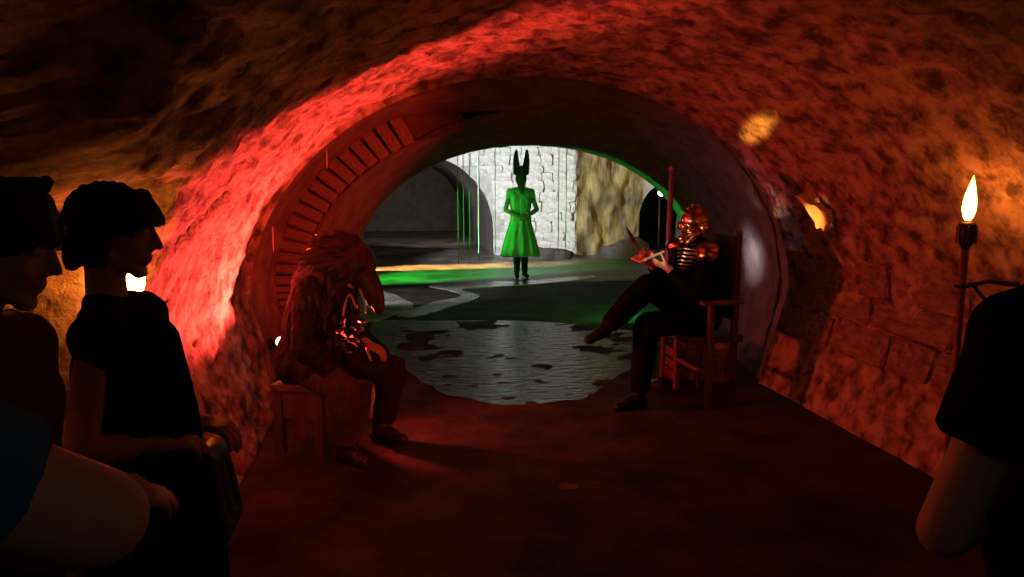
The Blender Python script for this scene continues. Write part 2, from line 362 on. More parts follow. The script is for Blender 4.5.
# ------------------------------------------------------------------ chamber beyond
# back wall with a side vault opening and a doorway; plan line (x -> y)
PLAN = [(-6.0, 16.0), (2.05, 16.0), (3.78, 15.55), (5.25, 16.0), (6.6, 16.0), (9.2, 16.0)]
def plan_y(x):
    for (xa, ya), (xb, yb) in zip(PLAN, PLAN[1:]):
        if x <= xb: return lerp(ya, yb, (x - xa) / (xb - xa))
    return PLAN[-1][1]
ARCHES = [(0.50, 1.56, 0.50, 1.62), (5.93, 0.62, 0.80, 0.72)]      # cx, half width, springing, rise
def in_arch(x, z, grow=0.0):
    for cx, hw, zs, rz in ARCHES:
        dx = (x - cx) / (hw + grow)
        if z <= zs:
            if abs(dx) < 1: return (cx, hw, zs, rz)
        elif dx * dx + ((z - zs) / (rz + grow)) ** 2 < 1: return (cx, hw, zs, rz)
    return None
def back_wall():
    st = 0.06; x0, x1, z1 = -6.0, 9.2, 4.4
    nx = int((x1 - x0) / st); nz = int(z1 / st); vs_ = []; inside = []
    for j in range(nz + 1):
        for i in range(nx + 1):
            x = x0 + i * st; z = j * st; a = in_arch(x, z); ins = False
            if a:
                cx, hw, zs, rz = a
                dx = (x - cx) / hw; dz = max(0, z - zs) / rz; r = sqrt(dx * dx + dz * dz)
                if r > 1 - 0.075 / hw:
                    x = cx + dx / r * hw
                    if z > zs: z = zs + dz / r * rz
                else: ins = True
            p = V((x, plan_y(x), z)); amt = 0.05
            if 3.7 < x < 5.3:                                     # craggy rock
                amt = 0.13
            p.y -= amt * (noise.fractal(V((x * 2.6, 3.0, z * 1.2)), 1.0, 2.0, 4) + 0.2)
            vs_.append(p); inside.append(ins)
    fa, fb = [], []
    for j in range(nz):
        for i in range(nx):
            a = j * (nx + 1) + i; q = (a, a + 1, a + nx + 2, a + nx + 1)
            if any(inside[k] for k in q): continue
            (fb if 3.78 < x0 + (i + .5) * st < 5.4 else fa).append(q)
    for nm, fs, mt in (('wall_back', fa, 'palemortar'), ('wall_rock', fb, 'ochre')):
        used = sorted(set(k for q in fs for k in q)); mp_ = {k: n for n, k in enumerate(used)}
        o = pyd(nm, [vs_[k] for k in used], [tuple(mp_[k] for k in q) for q in fs], mt); tag(o, kind='structure')
        yield o
wall_back, wall_rock = back_wall()
def barrel(name, cx, hw, zs, rz, y0, y1, material, amp=0.03):
    vs_ = []; fs = []; n = 40; ny = int((y1 - y0) / 0.25)
    for j in range(ny + 1):
        y = lerp(y0, y1, j / ny)
        for i in range(n + 1):
            u = i / n
            if u < .15: p = V((cx - hw, y, zs * u / .15))
            elif u > .85: p = V((cx + hw, y, zs * (1 - u) / .15))
            else:
                a = pi * (u - .15) / .7; p = V((cx - hw * cos(a), y, zs + rz * sin(a)))
            p += V((cx - p.x, 0, zs - p.z)).normalized() * amp * noise.fractal(p * 2.5, 1, 2, 4); vs_.append(p)
    for j in range(ny):
        for i in range(n):
            a = j * (n + 1) + i; fs.append((a, a + n + 1, a + n + 2, a + 1))
    e = len(vs_); base = ny * (n + 1)
    vs_.append(V((cx, y1, zs)))
    for i in range(n): fs.append((base + i, e, base + i + 1))
    fs.append((base + n, e, base))
    return tag(pyd(name, vs_, fs, material), kind='structure')
side_vault = barrel('wall_side_vault', 0.50, 1.56, 0.50, 1.62, 15.98, 24.0, 'darkrock')
door_vault = barrel('wall_doorway', 5.93, 0.62, 0.80, 0.72, 15.98, 19.0, 'darkrock')
# remaining chamber shell
def quad(name, pts, material): return tag(pyd(name, [V(p) for p in pts], [(0, 1, 2, 3)], material, None, False), kind='structure')
quad('wall_chamber_left', [(-6, 8.38, 0), (-6, 16.2, 0), (-6, 16.2, 4.4), (-6, 8.38, 4.4)], 'darkrock')
quad('wall_chamber_right', [(9.2, 8.38, 0), (9.2, 8.38, 4.4), (9.2, 16.2, 4.4), (9.2, 16.2, 0)], 'darkrock')
quad('ceiling_chamber', [(-6, 8.38, 4.35), (-6, 16.2, 4.35), (9.2, 16.2, 4.35), (9.2, 8.38, 4.35)], 'darkrock')
vs_ = []; fs = []; st = SOFF[-1][1]; n = 60
for i in range(n + 1):
    u = i / n; p = prof_at(st, u); p.y = 8.52
    if u < .16: q = V((-6, 8.52, 4.4 * u / .16))
    elif u > .84: q = V((9.2, 8.52, 4.4 * (1 - u) / .16))
    else: q = V((lerp(-6, 9.2, (u - .16) / .68), 8.52, 4.4))
    vs_ += [p, q]
for i in range(n): fs.append((2 * i, 2 * i + 2, 2 * i + 3, 2 * i + 1))
tag(pyd('wall_chamber_front', vs_, fs, 'darkrock', None, False), kind='structure')

# stones set in the pale pier (each one a part of the back wall)
stone_meshes = []
for k in range(7):
    bm = bmesh.new(); bmesh.ops.create_cube(bm, size=1.0)
    bmesh.ops.subdivide_edges(bm, edges=list(bm.edges), cuts=1, use_grid_fill=True)
    for v in bm.verts:
        s = v.co.copy(); l = max(abs(s.x), abs(s.y), abs(s.z))
        nrm = sum(abs(c) > 0.4 for c in s)
        v.co *= (1.0, 1.0, 0.9, 0.84)[nrm]
        v.co += V((random.uniform(-.05, .05), random.uniform(-.12, .12), random.uniform(-.05, .05)))
    me = bpy.data.meshes.new('stone'); bm.to_mesh(me); bm.free(); me.materials.append(M['pale']); stone_meshes.append(me)
z = 0.0; cnt = 0
while z < 3.0:
    h = random.uniform(0.15, 0.25); x = -1.35 + random.uniform(0, .2)
    while x < 3.74:
        wd = random.uniform(0.20, 0.44)
        if x + wd > 3.76: wd = 3.76 - x
        cx, cz = x + wd / 2, z + h / 2
        if wd > 0.1 and not any(in_arch(cx + a * wd * .55, cz + b2 * h * .5) for a in (-1, 0, 1) for b2 in (-1, 1)) and (x > 0.9 or z > 1.7):
            o = bpy.data.objects.new('stone', stone_meshes[cnt % 7]); COL.objects.link(o); o.parent = wall_back; cnt += 1
            slope = math.atan2(plan_y(cx + .05) - plan_y(cx - .05), .1)
            fl = noise.fractal(V((cx * 2.6, 3.0, cz * 1.2)), 1.0, 2.0, 4) + 0.2
            o.matrix_local = Matrix.Translation((cx, plan_y(cx) - 0.05 * fl - 0.012, cz)) @ Matrix.Rotation(slope, 4, 'Z') @ Matrix.Rotation(random.uniform(-.09, .09), 4, 'Y') @ Matrix.Diagonal((wd * 1.10, 0.10, h * 1.12, 1))
        x += wd
    z += h
# rubble bank at the foot of the pier
def rock(label, loc, size, seed, material='darkrock'):
    bm = bmesh.new(); bmesh.ops.create_icosphere(bm, subdivisions=3, radius=1.0)
    for v in bm.verts:
        v.co *= 1 + 0.35 * noise.fractal(v.co * 1.6 + V((seed, 0, 0)), 1, 2, 4)
        v.co = V((v.co.x * size[0], v.co.y * size[1], max(v.co.z, -0.1) * size[2]))
    o = frombm('boulder', bm, material, None, True); o.location = loc
    return tag(o, label, 'boulder')
rock('low dark boulder at the foot of the ochre rock', (4.75, 15.0, 0.03), (0.55, 0.3, 0.36), 3)
rock('flat dark rubble mound below the white stone pier', (2.85, 15.1, 0.02), (0.80, 0.32, 0.24), 9)

# dressed blocks along the foot of the right tunnel wall
blk = []
for k in range(5):
    bm = bmesh.new(); bmesh.ops.create_cube(bm, size=1.0)
    bmesh.ops.subdivide_edges(bm, edges=list(bm.edges), cuts=2, use_grid_fill=True)
    for v in bm.verts:
        nrm = sum(abs(c) > 0.4 for c in v.co)
        v.co *= (1, 1, .95, .9)[nrm]
        v.co += V((random.uniform(-.22, .22) if nrm == 1 else 0, random.uniform(-.03, .03), random.uniform(-.04, .04)))
    me = bpy.data.meshes.new('stone_block'); bm.to_mesh(me); bm.free(); me.materials.append(M['block']); blk.append(me)
z = 0.42; row = 0; cnt = 0
for h in (0.22, 0.20, 0.24):
    y = 1.6 + 0.2 * (row % 2)
    while y < 5.3:
        L = random.uniform(0.32, 0.75); L = min(L, 5.36 - y)
        if L > 0.12:
            st = station(NEAR, y + L / 2); zc = z + h / 2; t = min(1.0, zc / st[3])
            xw = st[0] + lerp(st[1], st[2], t); lean = math.atan2(st[2] - st[1], st[3]) if zc < st[3] else -0.05
            o = bpy.data.objects.new('stone_block', blk[cnt % 5]); COL.objects.link(o); o.parent = wall_right; cnt += 1
            o.matrix_local = Matrix.Translation((xw + 0.012, y + L / 2, zc)) @ Matrix.Rotation(lean, 4, 'Y') @ Matrix.Diagonal((0.075, L * 0.99, h * 0.98, 1))
        y += L
    z += h; row += 1

# pale raised patch shaped like a pool of light, for the narrow beam
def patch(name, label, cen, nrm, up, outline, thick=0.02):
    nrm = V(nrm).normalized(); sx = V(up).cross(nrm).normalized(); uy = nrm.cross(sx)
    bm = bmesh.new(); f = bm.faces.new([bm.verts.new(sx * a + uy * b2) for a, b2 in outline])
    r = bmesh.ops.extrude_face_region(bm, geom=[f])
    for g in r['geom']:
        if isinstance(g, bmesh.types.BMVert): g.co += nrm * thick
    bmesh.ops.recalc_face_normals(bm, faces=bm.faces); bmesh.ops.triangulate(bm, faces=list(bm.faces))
    o = frombm(name, bm, 'patchpale', wall_right); o.location = cen
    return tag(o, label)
patch('light_patch', 'ragged pale patch shaped as a pool of light on the stone wall', (2.84, 4.70, 1.37), (-0.93, -0.2, -0.32), (0, 0, 1),
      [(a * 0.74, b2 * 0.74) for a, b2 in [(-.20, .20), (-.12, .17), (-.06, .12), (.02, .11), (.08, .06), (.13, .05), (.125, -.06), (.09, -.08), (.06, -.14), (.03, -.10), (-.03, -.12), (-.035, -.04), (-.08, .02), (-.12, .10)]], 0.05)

# ------------------------------------------------------------------ torches and lamps
def flame(name, material, parent, h, r, lean):
    prof = [(0.35, 0.0), (0.75, 0.10), (1.0, 0.26), (0.95, 0.42), (0.72, 0.62), (0.42, 0.80), (0.16, 0.93), (0.03, 1.0)]
    pts = [(lean * (t ** 1.5), 0, t * h) for _, t in prof]
    return tube(name, pts, [r * k for k, _ in prof], material, parent, 12, True, (0, 1, 0))
TR = (2.66, 3.17)
t = empty('garden_torch', (TR[0], TR[1], 0), 'burning torch with tall flame on a pole against the orange lit wall', 'torch')
tube('pole', [(0, 0, 0), (0.0, 0, 0.6), (0.0, 0, 1.30)], [0.016, 0.016, 0.018], 'bamboo', t)
cup = lathe('fuel_cup', [(0.018, 1.28), (0.034, 1.31), (0.040, 1.35), (0.036, 1.37), (0.042, 1.39), (0.030, 1.405)], 'iron', t)
for k in range(6):
    a = k * pi / 3
    boxobj('cup_rib', (0.043 * cos(a), 0.043 * sin(a), 1.345), (0.006, 0.010, 0.085), 'bamboo', cup, Matrix.Rotation(a, 3, 'Z'), 0.002)
lathe('wick', [(0.010, 1.40), (0.012, 1.415), (0.008, 1.43)], 'iron', t, 10)
f = flame('flame', 'flame', t, 0.21, 0.030, 0.012); f.location = (0, 0, 1.41)
# bracket holding the torch pole to the wall
bk = empty('wall_bracket', (TR[0], TR[1], 0), 'black iron bracket holding the torch pole to the wall', 'bracket')
tube('ring', [(0.03 * cos(a), 0.03 * sin(a), 1.10) for a in [2 * pi * k / 14 for k in range(15)]], 0.007, 'iron', bk, 6)
tube('arm', [(0.03, 0, 1.10), (0.14, 0.0, 1.12), (0.30, 0.0, 1.10)], [0.011, 0.011, 0.014], 'iron', bk, 8)
tube('strut', [(0.06, 0, 1.10), (0.14, 0, 1.02), (0.30, 0, 0.98)], 0.009, 'iron', bk, 8)

TL = (-1.00, 3.06)
t = empty('wall_torch', (TL[0], TL[1], 0), 'burning torch in the wall recess behind the short haired woman', 'torch')
tube('pole', [(0, 0, 0), (0, 0, 0.6), (0, 0, 1.08)], [0.016, 0.016, 0.018], 'bamboo', t)
cup = lathe('fuel_cup', [(0.018, 1.06), (0.034, 1.09), (0.040, 1.12), (0.036, 1.14), (0.040, 1.155), (0.028, 1.165)], 'iron', t)
for k in range(6):
    a = k * pi / 3
    boxobj('cup_rib', (0.043 * cos(a), 0.043 * sin(a), 1.12), (0.006, 0.010, 0.08), 'bamboo', cup, Matrix.Rotation(a, 3, 'Z'), 0.002)
f = flame('flame', 'flame_left', t, 0.19, 0.034, 0.012); f.location = (0, 0, 1.155)

def small_lamp(name, label, loc, d, r, length, bulb, bulb_r, body='iron', cat='lamp'):
    """can-shaped lamp: d is where it points"""
    o = empty(name, loc, label, cat); d = V(d).normalized()
    bm = bmesh.new(); rings(bm, [d * -length, d * -length * 0.9, d * -0.02, d * 0.0], [r * 0.6, r, r, r * 1.05], 16, True)
    frombm('housing', bm, body, o, True)
    bm = bmesh.new(); rings(bm, [d * 0.0, d * 0.008, d * 0.02, d * 0.026], [bulb_r * 0.95, bulb_r, bulb_r * 0.7, bulb_r * 0.2], 16, True)
    frombm('lens', bm, bulb, o, True)
    return o
# lamp behind the raven-masked sitter, clamped to a stand
l = small_lamp('floodlight', 'small glowing floodlight behind the raven masked sitter', (-0.775, 5.03, 0.54), (0.75, -0.66, 0.25), 0.040, 0.09, 'bulb_warm', 0.034, 'iron', 'lamp')
tube('stand', [(-0.03, 0.03, -0.54), (-0.03, 0.03, -0.04)], 0.012, 'iron', l)
lathe('base', [(0.09, -0.545), (0.09, -0.53), (0.02, -0.515)], 'iron', l, 16, (-0.03, 0.03, 0))
tube('cable', [(0.03, -0.03, -0.03), (0.10, -0.05, -0.06), (0.16, -0.02, -0.05), (0.20, 0.06, -0.12)], 0.005, 'iron', l, 6)
# lamp in the far doorway
l = small_lamp('spotlight', 'small round white spotlight shining in the dark doorway', (5.72, 15.75, 1.33), (-0.28, -0.95, 0.02), 0.075, 0.16, 'bulb_white', 0.075)
tube('stand', [(0, 0.1, -1.33), (0, 0.1, -0.06)], 0.02, 'iron', l)
lathe('base', [(0.16, -1.335), (0.16, -1.31), (0.03, -1.29)], 'iron', l, 16, (0, 0.1, 0))
# tiny lamp hanging under the vault on the left
l = empty('hanging_lamp', (-1.0, 2.45, 1.69), 'tiny red lantern hanging from the dark vault above the spectators', 'lamp')
lathe('globe', [(0.002, -0.020), (0.007, -0.012), (0.009, 0.0), (0.006, 0.018)], 'bulb_red', l, 12)
lathe('cap', [(0.018, 0.018), (0.014, 0.026), (0.004, 0.034)], 'iron', l, 14)
tube('wire', [(0, 0, 0.04), (0, 0, 0.20), (0.0, 0, 0.36)], 0.003, 'iron', l, 6)
b2 = empty('candle_bracket', (-1.24, 3.05, 1.405), 'little metal ledge on the wall beside the recess', 'bracket')
boxobj('shelf', (0.03, 0, 0), (0.14, 0.05, 0.008), 'silver', b2, Matrix.Rotation(0.2, 3, 'Y'))
boxobj('support', (0.02, 0, -0.04), (0.10, 0.014, 0.06), 'iron', b2)

# strands of dripping water in the chamber
LABS = ['thin glinting strand of dripping water hanging before the dark side vault'] * 4 + ['lone strand of dripping water close beside the flared dress'] + ['thin strand of dripping water between the horned figure and the ochre rock'] * 2 + ['faint strand of water at the inner edge of the white pier']
for k, (x, y, z0, z1) in enumerate([(0.95, 11.6, 0.30, 4.3), (1.05, 11.75, 0.35, 4.3), (1.14, 11.7, 0.28, 4.3), (1.30, 11.8, 0.30, 4.3), (1.62, 12.3, 0.25, 4.3), (2.75, 12.6, 0.25, 4.3), (2.95, 12.9, 0.2, 4.3), (1.45, 13.3, 0.3, 4.3)]):
    bm = bmesh.new(); z = z1; c = []; r = []
    while z > z0:
        c.append((0.006 * noise.noise(V((k, 0, z * 3))), 0, z)); r.append(0.006 + 0.004 * abs(noise.noise(V((k * 3.1, 5, z * 9))))); z -= 0.05
    rings(bm, c, r, 6)
    o = frombm('water_strand', bm, 'strand', None, True); o.location = (x, y, 0)
    tag(o, LABS[k], 'strand', 'water strands around the horned figure')
# drips under the near arch
for lab, p, L in (('short pale drip hanging from the lit edge of the vault', (-0.85, 5.42, 1.10), 0.18), ('thin pale drip hanging high on the brick arch', (-0.48, 5.60, 1.68), 0.14)):
    o = tube('drip', [(0, 0, 0.0), (0, 0, 0.03), (0, 0, L)], [0.002, 0.005, 0.007], 'cord', None, 6); o.location = p; tag(o, lab, 'drip')

# ------------------------------------------------------------------ people: prims -> one continuous surface
class Body:
    def __init__(self): self.bm = bmesh.new()
    def cone(self, a, b2, ra, rb, flat=False, sq=1.0, hint=None, seg=14):
        a, b2 = V(a), V(b2); d = b2 - a
        if d.length < 1e-5: return self.ball(a, ra)
        n = d.normalized(); cs = []; rs = []
        if not flat:
            for k in range(5):
                t = k / 5 * pi / 2; cs.append(a - n * ra * cos(t)); rs.append(max(ra * sin(t), ra * 0.08))
        cs += [a, b2]; rs += [ra, rb]
        if not flat:
            for k in range(1, 6):
                t = k / 5 * pi / 2; cs.append(b2 + n * rb * sin(t)); rs.append(max(rb * cos(t), rb * 0.08))
        x, y, _ = frame(d, hint); R = []
        for c, r in zip(cs, rs):
            R.append([self.bm.verts.new(c + (x * cos(2 * pi * k / seg) + y * sq * sin(2 * pi * k / seg)) * r) for k in range(seg)])
        for p, q in zip(R, R[1:]):
            for k in range(seg): self.bm.faces.new((p[k], p[(k + 1) % seg], q[(k + 1) % seg], q[k]))
        self.bm.faces.new(list(reversed(R[0]))); self.bm.faces.new(R[-1])
    def chain(self, pts, rs, **k):
        for i in range(len(pts) - 1): self.cone(pts[i], pts[i + 1], rs[i], rs[i + 1], **k)
    def ball(self, c, r): self.ell(c, (r, r, r))
    def ell(self, c, rad, ax=None):
        r = bmesh.ops.create_icosphere(self.bm, subdivisions=3, radius=1.0)
        m = Matrix.Identity(4) if ax is None else Matrix([V(a) for a in ax]).transposed().to_4x4()
        bmesh.ops.transform(self.bm, matrix=Matrix.Translation(V(c)) @ m @ Matrix.Diagonal((*rad, 1)), verts=r['verts'])
    def build(self, name, material, parent, voxel=0.006, smooth=4, fold=0.0, fscale=V((9, 9, 4))):
        bmesh.ops.recalc_face_normals(self.bm, faces=self.bm.faces)
        if parent is not None: bmesh.ops.translate(self.bm, verts=self.bm.verts, vec=-V(parent.location))
        me = bpy.data.meshes.new('tmp'); self.bm.to_mesh(me); self.bm.free()
        o = bpy.data.objects.new('tmp', me); COL.objects.link(o)
        r = o.modifiers.new('r', 'REMESH'); r.mode = 'VOXEL'; r.voxel_size = voxel
        s = o.modifiers.new('s', 'SMOOTH'); s.factor = 0.5; s.iterations = smooth
        dg = bpy.context.evaluated_depsgraph_get(); dg.update()
        nm = bpy.data.meshes.new_from_object(o.evaluated_get(dg)); nm.name = name
        bpy.data.objects.remove(o); bpy.data.meshes.remove(me)
        if fold:
            nrm = [v.normal.copy() for v in nm.vertices]
            for v, n in zip(nm.vertices, nrm):
                q = V((v.co.x * fscale.x, v.co.y * fscale.y, v.co.z * fscale.z))
                v.co += n * fold * noise.fractal(q, 1.0, 2.0, 3)
        nm.materials.clear()
        return link(name, nm, material, parent, True)

def head_axes(fwd, up=(0, 0, 1)):
    f = V(fwd).normalized(); s = V(up).cross(f).normalized(); u = f.cross(s); return f, s, u     # s: towards the person's left
def head(B, c, fwd, up=(0, 0, 1), k=0.92):
    f, s, u = head_axes(fwd, up); c = V(c)
    P = lambda a, b2, d: c + (f * a + s * b2 + u * d) * k
    B.ell(P(-0.012, 0, 0.035), (0.098 * k, 0.076 * k, 0.096 * k), (f, s, u))
    B.ell(P(0.026, 0, -0.028), (0.068 * k, 0.062 * k, 0.092 * k), (f, s, u))
    B.cone(P(0.070, -0.008, -0.108), P(0.070, 0.008, -0.108), 0.020 * k, 0.020 * k)
    for q in (-1, 1):
        B.cone(P(0.066, q * 0.012, -0.104), P(-0.005, q * 0.054, -0.062), 0.019 * k, 0.022 * k)
        B.ell(P(0.058, q * 0.038, -0.028), (0.026 * k, 0.022 * k, 0.024 * k), (f, s, u))
        B.ell(P(-0.008, q * 0.078, -0.012), (0.018 * k, 0.008 * k, 0.031 * k), (f, s, u))
        B.cone(P(0.088, q * 0.012, 0.030), P(0.076, q * 0.046, 0.030), 0.010 * k, 0.009 * k)
        B.ball(P(0.100, q * 0.011, -0.036), 0.009 * k)
    B.cone(P(0.092, 0, 0.020), P(0.116, 0, -0.028), 0.008 * k, 0.0115 * k)
    B.cone(P(0.090, -0.016, -0.062), P(0.090, 0.016, -0.062), 0.0085 * k, 0.0085 * k)
    B.cone(P(0.086, -0.014, -0.076), P(0.086, 0.014, -0.076), 0.009 * k, 0.009 * k)
def eyes(c, fwd, parent, up=(0, 0, 1), k=0.92):
    f, s, u = head_axes(fwd, up); c = V(c)
    for q in (-1, 1):
        bm = bmesh.new(); bmesh.ops.create_icosphere(bm, subdivisions=2, radius=0.0125 * k)
        bmesh.ops.translate(bm, verts=bm.verts, vec=c + (f * 0.080 + s * q * 0.031 + u * 0.010) * k - V(parent.location))
        frombm('eye', bm, 'eye', parent, True)
M['eye'] = mat('eye_white', (0.6, 0.56, 0.5), 0.2)
def hand(B, wr, d, n, s, curl=0.35, k=1.0):
    """wr wrist, d towards the knuckles, n out of the palm, s thumb side"""
    d = V(d).normalized(); n = V(n); n = (n - d * n.dot(d)).normalized(); s0 = d.cross(n); s0 = s0 if s0.dot(V(s)) > 0 else -s0
    wr = V(wr)
    kn = []
    for i, off in enumerate((0.027, 0.009, -0.010, -0.028)):
        a = wr + s0 * off * 0.6 * k; kk = wr + d * (0.088, 0.092, 0.088, 0.080)[i] * k + s0 * off * k
        B.cone(a, kk, 0.0145 * k, 0.0125 * k); kn.append(kk)
    B.cone(wr - d * 0.02 * k, wr + d * 0.02 * k, 0.026 * k, 0.030 * k, sq=0.75, hint=n)
    for i, L in enumerate((0.074, 0.083, 0.077, 0.060)):
        p = kn[i]; ang = curl * (0.7 + 0.08 * i); fan = s0 * (0.10, 0.03, -0.04, -0.12)[i]
        for j, fr in enumerate((0.46, 0.30, 0.24)):
            dd = (d * cos(ang) + n * sin(ang) + fan * cos(ang)).normalized(); q = p + dd * L * fr * k
            B.cone(p, q, (0.0095, 0.0088, 0.0080)[j] * k, (0.0088, 0.0080, 0.0068)[j] * k, seg=10); p = q; ang += curl
    p = wr + s0 * 0.024 * k + d * 0.018 * k
    for j, (L, r) in enumerate(((0.046, 0.0135), (0.034, 0.0105), (0.027, 0.0095))):
        dd = (s0 * (0.75, 0.40, 0.22)[j] + d * 0.75 + n * (0.35, 0.45, 0.5)[j]).normalized(); q = p + dd * L * k
        B.cone(p, q, r * k, (0.0105, 0.0095, 0.0078)[j] * k, seg=10); p = q

def torso(B, J, off=0.0, k=1.0, lower=True, flat=False):
    hm = (J['hipL'] + J['hipR']) / 2; sm = (J['shL'] + J['shR']) / 2
    s = (J['shL'] - J['shR']).normalized(); hs = (J['hipL'] - J['hipR']).normalized()
    belly = hm.lerp(sm, 0.38); chest = hm.lerp(sm, 0.74)
    rb, rc, rh = (0.098 * k + off), (0.108 * k + off), (0.105 * k + off)
    for q in (-1, 1):
        h = hm + hs * q * 0.075 * k; b2 = belly + (s + hs).normalized() * q * 0.060 * k; c = chest + s * q * 0.080 * k
        sh = J['shL'] if q > 0 else J['shR']
        if lower: B.ball(h, rh)
        B.cone(h.lerp(b2, 0.25), b2, lerp(rh, rb, 0.25), rb); B.cone(b2, c, rb, rc)
        B.cone(c, sh, rc * 0.85, 0.058 * k + off); B.cone(J['neck'], sh, 0.052 * k + off * 0.6, 0.052 * k + off)
    B.cone(hm, belly, rh, rb); B.cone(belly, chest, rb, rc); B.cone(chest, J['neck'], rc * 0.9, 0.058 * k + off * 0.6)
def limb(B, a, b2, c, r, off=0.0, end=1.0, flat=False):
    """two segment limb with radii r=(r0, r1, r2)"""
    a, b2, c = V(a), V(b2), V(c)
    m = a.lerp(b2, 0.5); B.cone(a, m, r[0] + off, (r[0] + r[1]) / 2 + off); B.cone(m, b2, (r[0] + r[1]) / 2 + off, r[1] + off)
    e = b2.lerp(c, end); bulge = b2.lerp(c, 0.3 * end)
    B.cone(b2, bulge, r[1] + off, r[1] * 1.04 + off); B.cone(bulge, e, r[1] * 1.04 + off, lerp(r[1], r[2], end) + off, flat=flat)
ARM = (0.050, 0.042, 0.027); LEG = (0.085, 0.058, 0.040)
def person(name, base, J, label, hd, fwd, hands, k=1.0, voxel=0.006, up=(0, 0, 1), feet=True, armr=ARM, face=True):
    P = empty(name, base, label, 'person'); B = Body()
    J = {a: V(b2) for a, b2 in J.items()}
    torso(B, J, 0, k); head(B, hd, fwd, up)
    f, s, u = head_axes(fwd, up)
    B.cone(J['neck'], V(hd) - u * 0.045 - f * 0.03, 0.054 * k, 0.050 * k)
    for q in 'LR':
        limb(B, J['sh' + q], J['el' + q], J['wr' + q], armr); limb(B, J['hip' + q], J['kn' + q], J['an' + q], LEG)
        if feet:
            toe = J['toe' + q]; B.cone(J['an' + q] + V((0, 0, -0.035)), toe, 0.038, 0.028)
        hand(B, J['wr' + q], *hands[q])
    B.build('body', 'skin', P, voxel)
    if face: eyes(hd, fwd, P, up)
    return P, J

# ---- short haired woman in profile
J = dict(neck=(-0.745, 2.06, 1.270), shL=(-0.715, 2.225, 1.225), shR=(-0.715, 1.895, 1.225), hipL=(-0.69, 2.15, 0.82), hipR=(-0.69, 1.97, 0.82),
         elL=(-0.73, 2.27, 0.95), wrL=(-0.56, 2.14, 0.93), elR=(-0.765, 1.87, 0.95), wrR=(-0.625, 1.945, 0.935),
         knL=(-0.66, 2.14, 0.45), knR=(-0.66, 1.98, 0.45), anL=(-0.70, 2.14, 0.08), anR=(-0.70, 1.98, 0.08), toeL=(-0.54, 2.15, 0.032), toeR=(-0.54, 1.97, 0.032))
hd = V((-0.715, 2.08, 1.470)); fw = V((1, 0.0, -0.16))
woman, J = person('person', (-0.70, 2.06, 0), J, 'short haired woman in a sleeveless black dress seen in profile', hd, fw,
    dict(L=((0.9, -0.45, -0.1), (0, 0, -1), (0, -1, 0.3), 0.55), R=((0.85, 0.5, -0.1), (0, 0.3, -1), (0.3, 1, 0.4), 0.55)), 0.94, 0.0055, (0, 0, 1), True, (0.044, 0.037, 0.025))
B = Body(); torso(B, J, 0.012, 0.94)
B.ell((-0.635, 2.115, 1.135), (0.05, 0.07, 0.09)); B.ell((-0.635, 2.005, 1.135), (0.05, 0.07, 0.09))
B.cone((-0.675, 2.06, 1.16), (-0.665, 2.06, 0.82), 0.105, 0.142); B.cone((-0.665, 2.06, 0.86), (-0.67, 2.06, 0.42), 0.145, 0.19, flat=True)
B.build('dress', 'black', woman, 0.009, 5, 0.010)
B = Body(); f, s, u = head_axes(fw)
PH = lambda a, b2, d: hd + f * a + s * b2 + u * d
B.ell(PH(-0.022, 0, 0.040), (0.103, 0.086, 0.084), (f, s, u)); B.ell(PH(-0.050, 0, 0.0), (0.070, 0.084, 0.08), (f, s, u))
for q in (-1, 1):
    B.cone(PH(-0.01, q * 0.075, 0.03), PH(-0.03, q * 0.075, -0.075), 0.030, 0.020); B.cone(PH(-0.06, q * 0.05, 0.0), PH(-0.085, q * 0.04, -0.09), 0.045, 0.024); B.cone(PH(0.02, q * 0.068, 0.055), PH(0.055, q * 0.062, 0.0), 0.02, 0.010)
for i in range(26):      # fringe and loose locks
    a = (i / 25 - 0.5) * 1.9; B.cone(PH(0.05 * cos(a), 0.07 * sin(a), 0.10), PH(0.092 * cos(a) + 0.012, 0.078 * sin(a), 0.038 + random.uniform(-.012, .012)), 0.016, 0.008, seg=8)
for i in range(44):
    a = random.uniform(1.1, 2 * pi - 1.1); z = random.uniform(-0.03, 0.06); r = 0.080
    B.cone(PH(-0.03 + r * cos(a), r * 0.95 * sin(a), z), PH(-0.03 + (r + 0.014) * cos(a), (r + 0.010) * sin(a), z - random.uniform(.02, .06)), 0.016, 0.006, seg=8)
B.build('hair', 'hair', woman, 0.006, 2, 0.006, V((60, 60, 12)))
# handbag she holds in front
hb = empty('handbag', (-0.545, 2.07, 0.62), 'black handbag held in front by the short haired woman', 'bag')
B = Body(); B.cone((-0.495, 2.0, 0.66), (-0.495, 2.14, 0.66), 0.042, 0.042); B.cone((-0.515, 2.0, 0.85), (-0.515, 2.14, 0.85), 0.034, 0.034)
B.cone((-0.495, 2.0, 0.66), (-0.515, 2.0, 0.85), 0.042, 0.034); B.cone((-0.495, 2.14, 0.66), (-0.515, 2.14, 0.85), 0.042, 0.034); B.cone((-0.495, 2.07, 0.66), (-0.515, 2.07, 0.85), 0.042, 0.034)
B.build('pouch', 'blackgloss', hb, 0.008, 4, 0.006)
tube('handle', [(0.0, -0.05, 0.23), (-0.01, -0.04, 0.30), (-0.015, 0.0, 0.325), (-0.01, 0.04, 0.30), (0.0, 0.05, 0.23)], 0.009, 'blackgloss', hb, 8)
lathe('clasp', [(0.004, -0.01), (0.009, -0.004), (0.009, 0.004), (0.004, 0.01)], 'brass', hb, 10, (0.045, -0.02, 0.20))

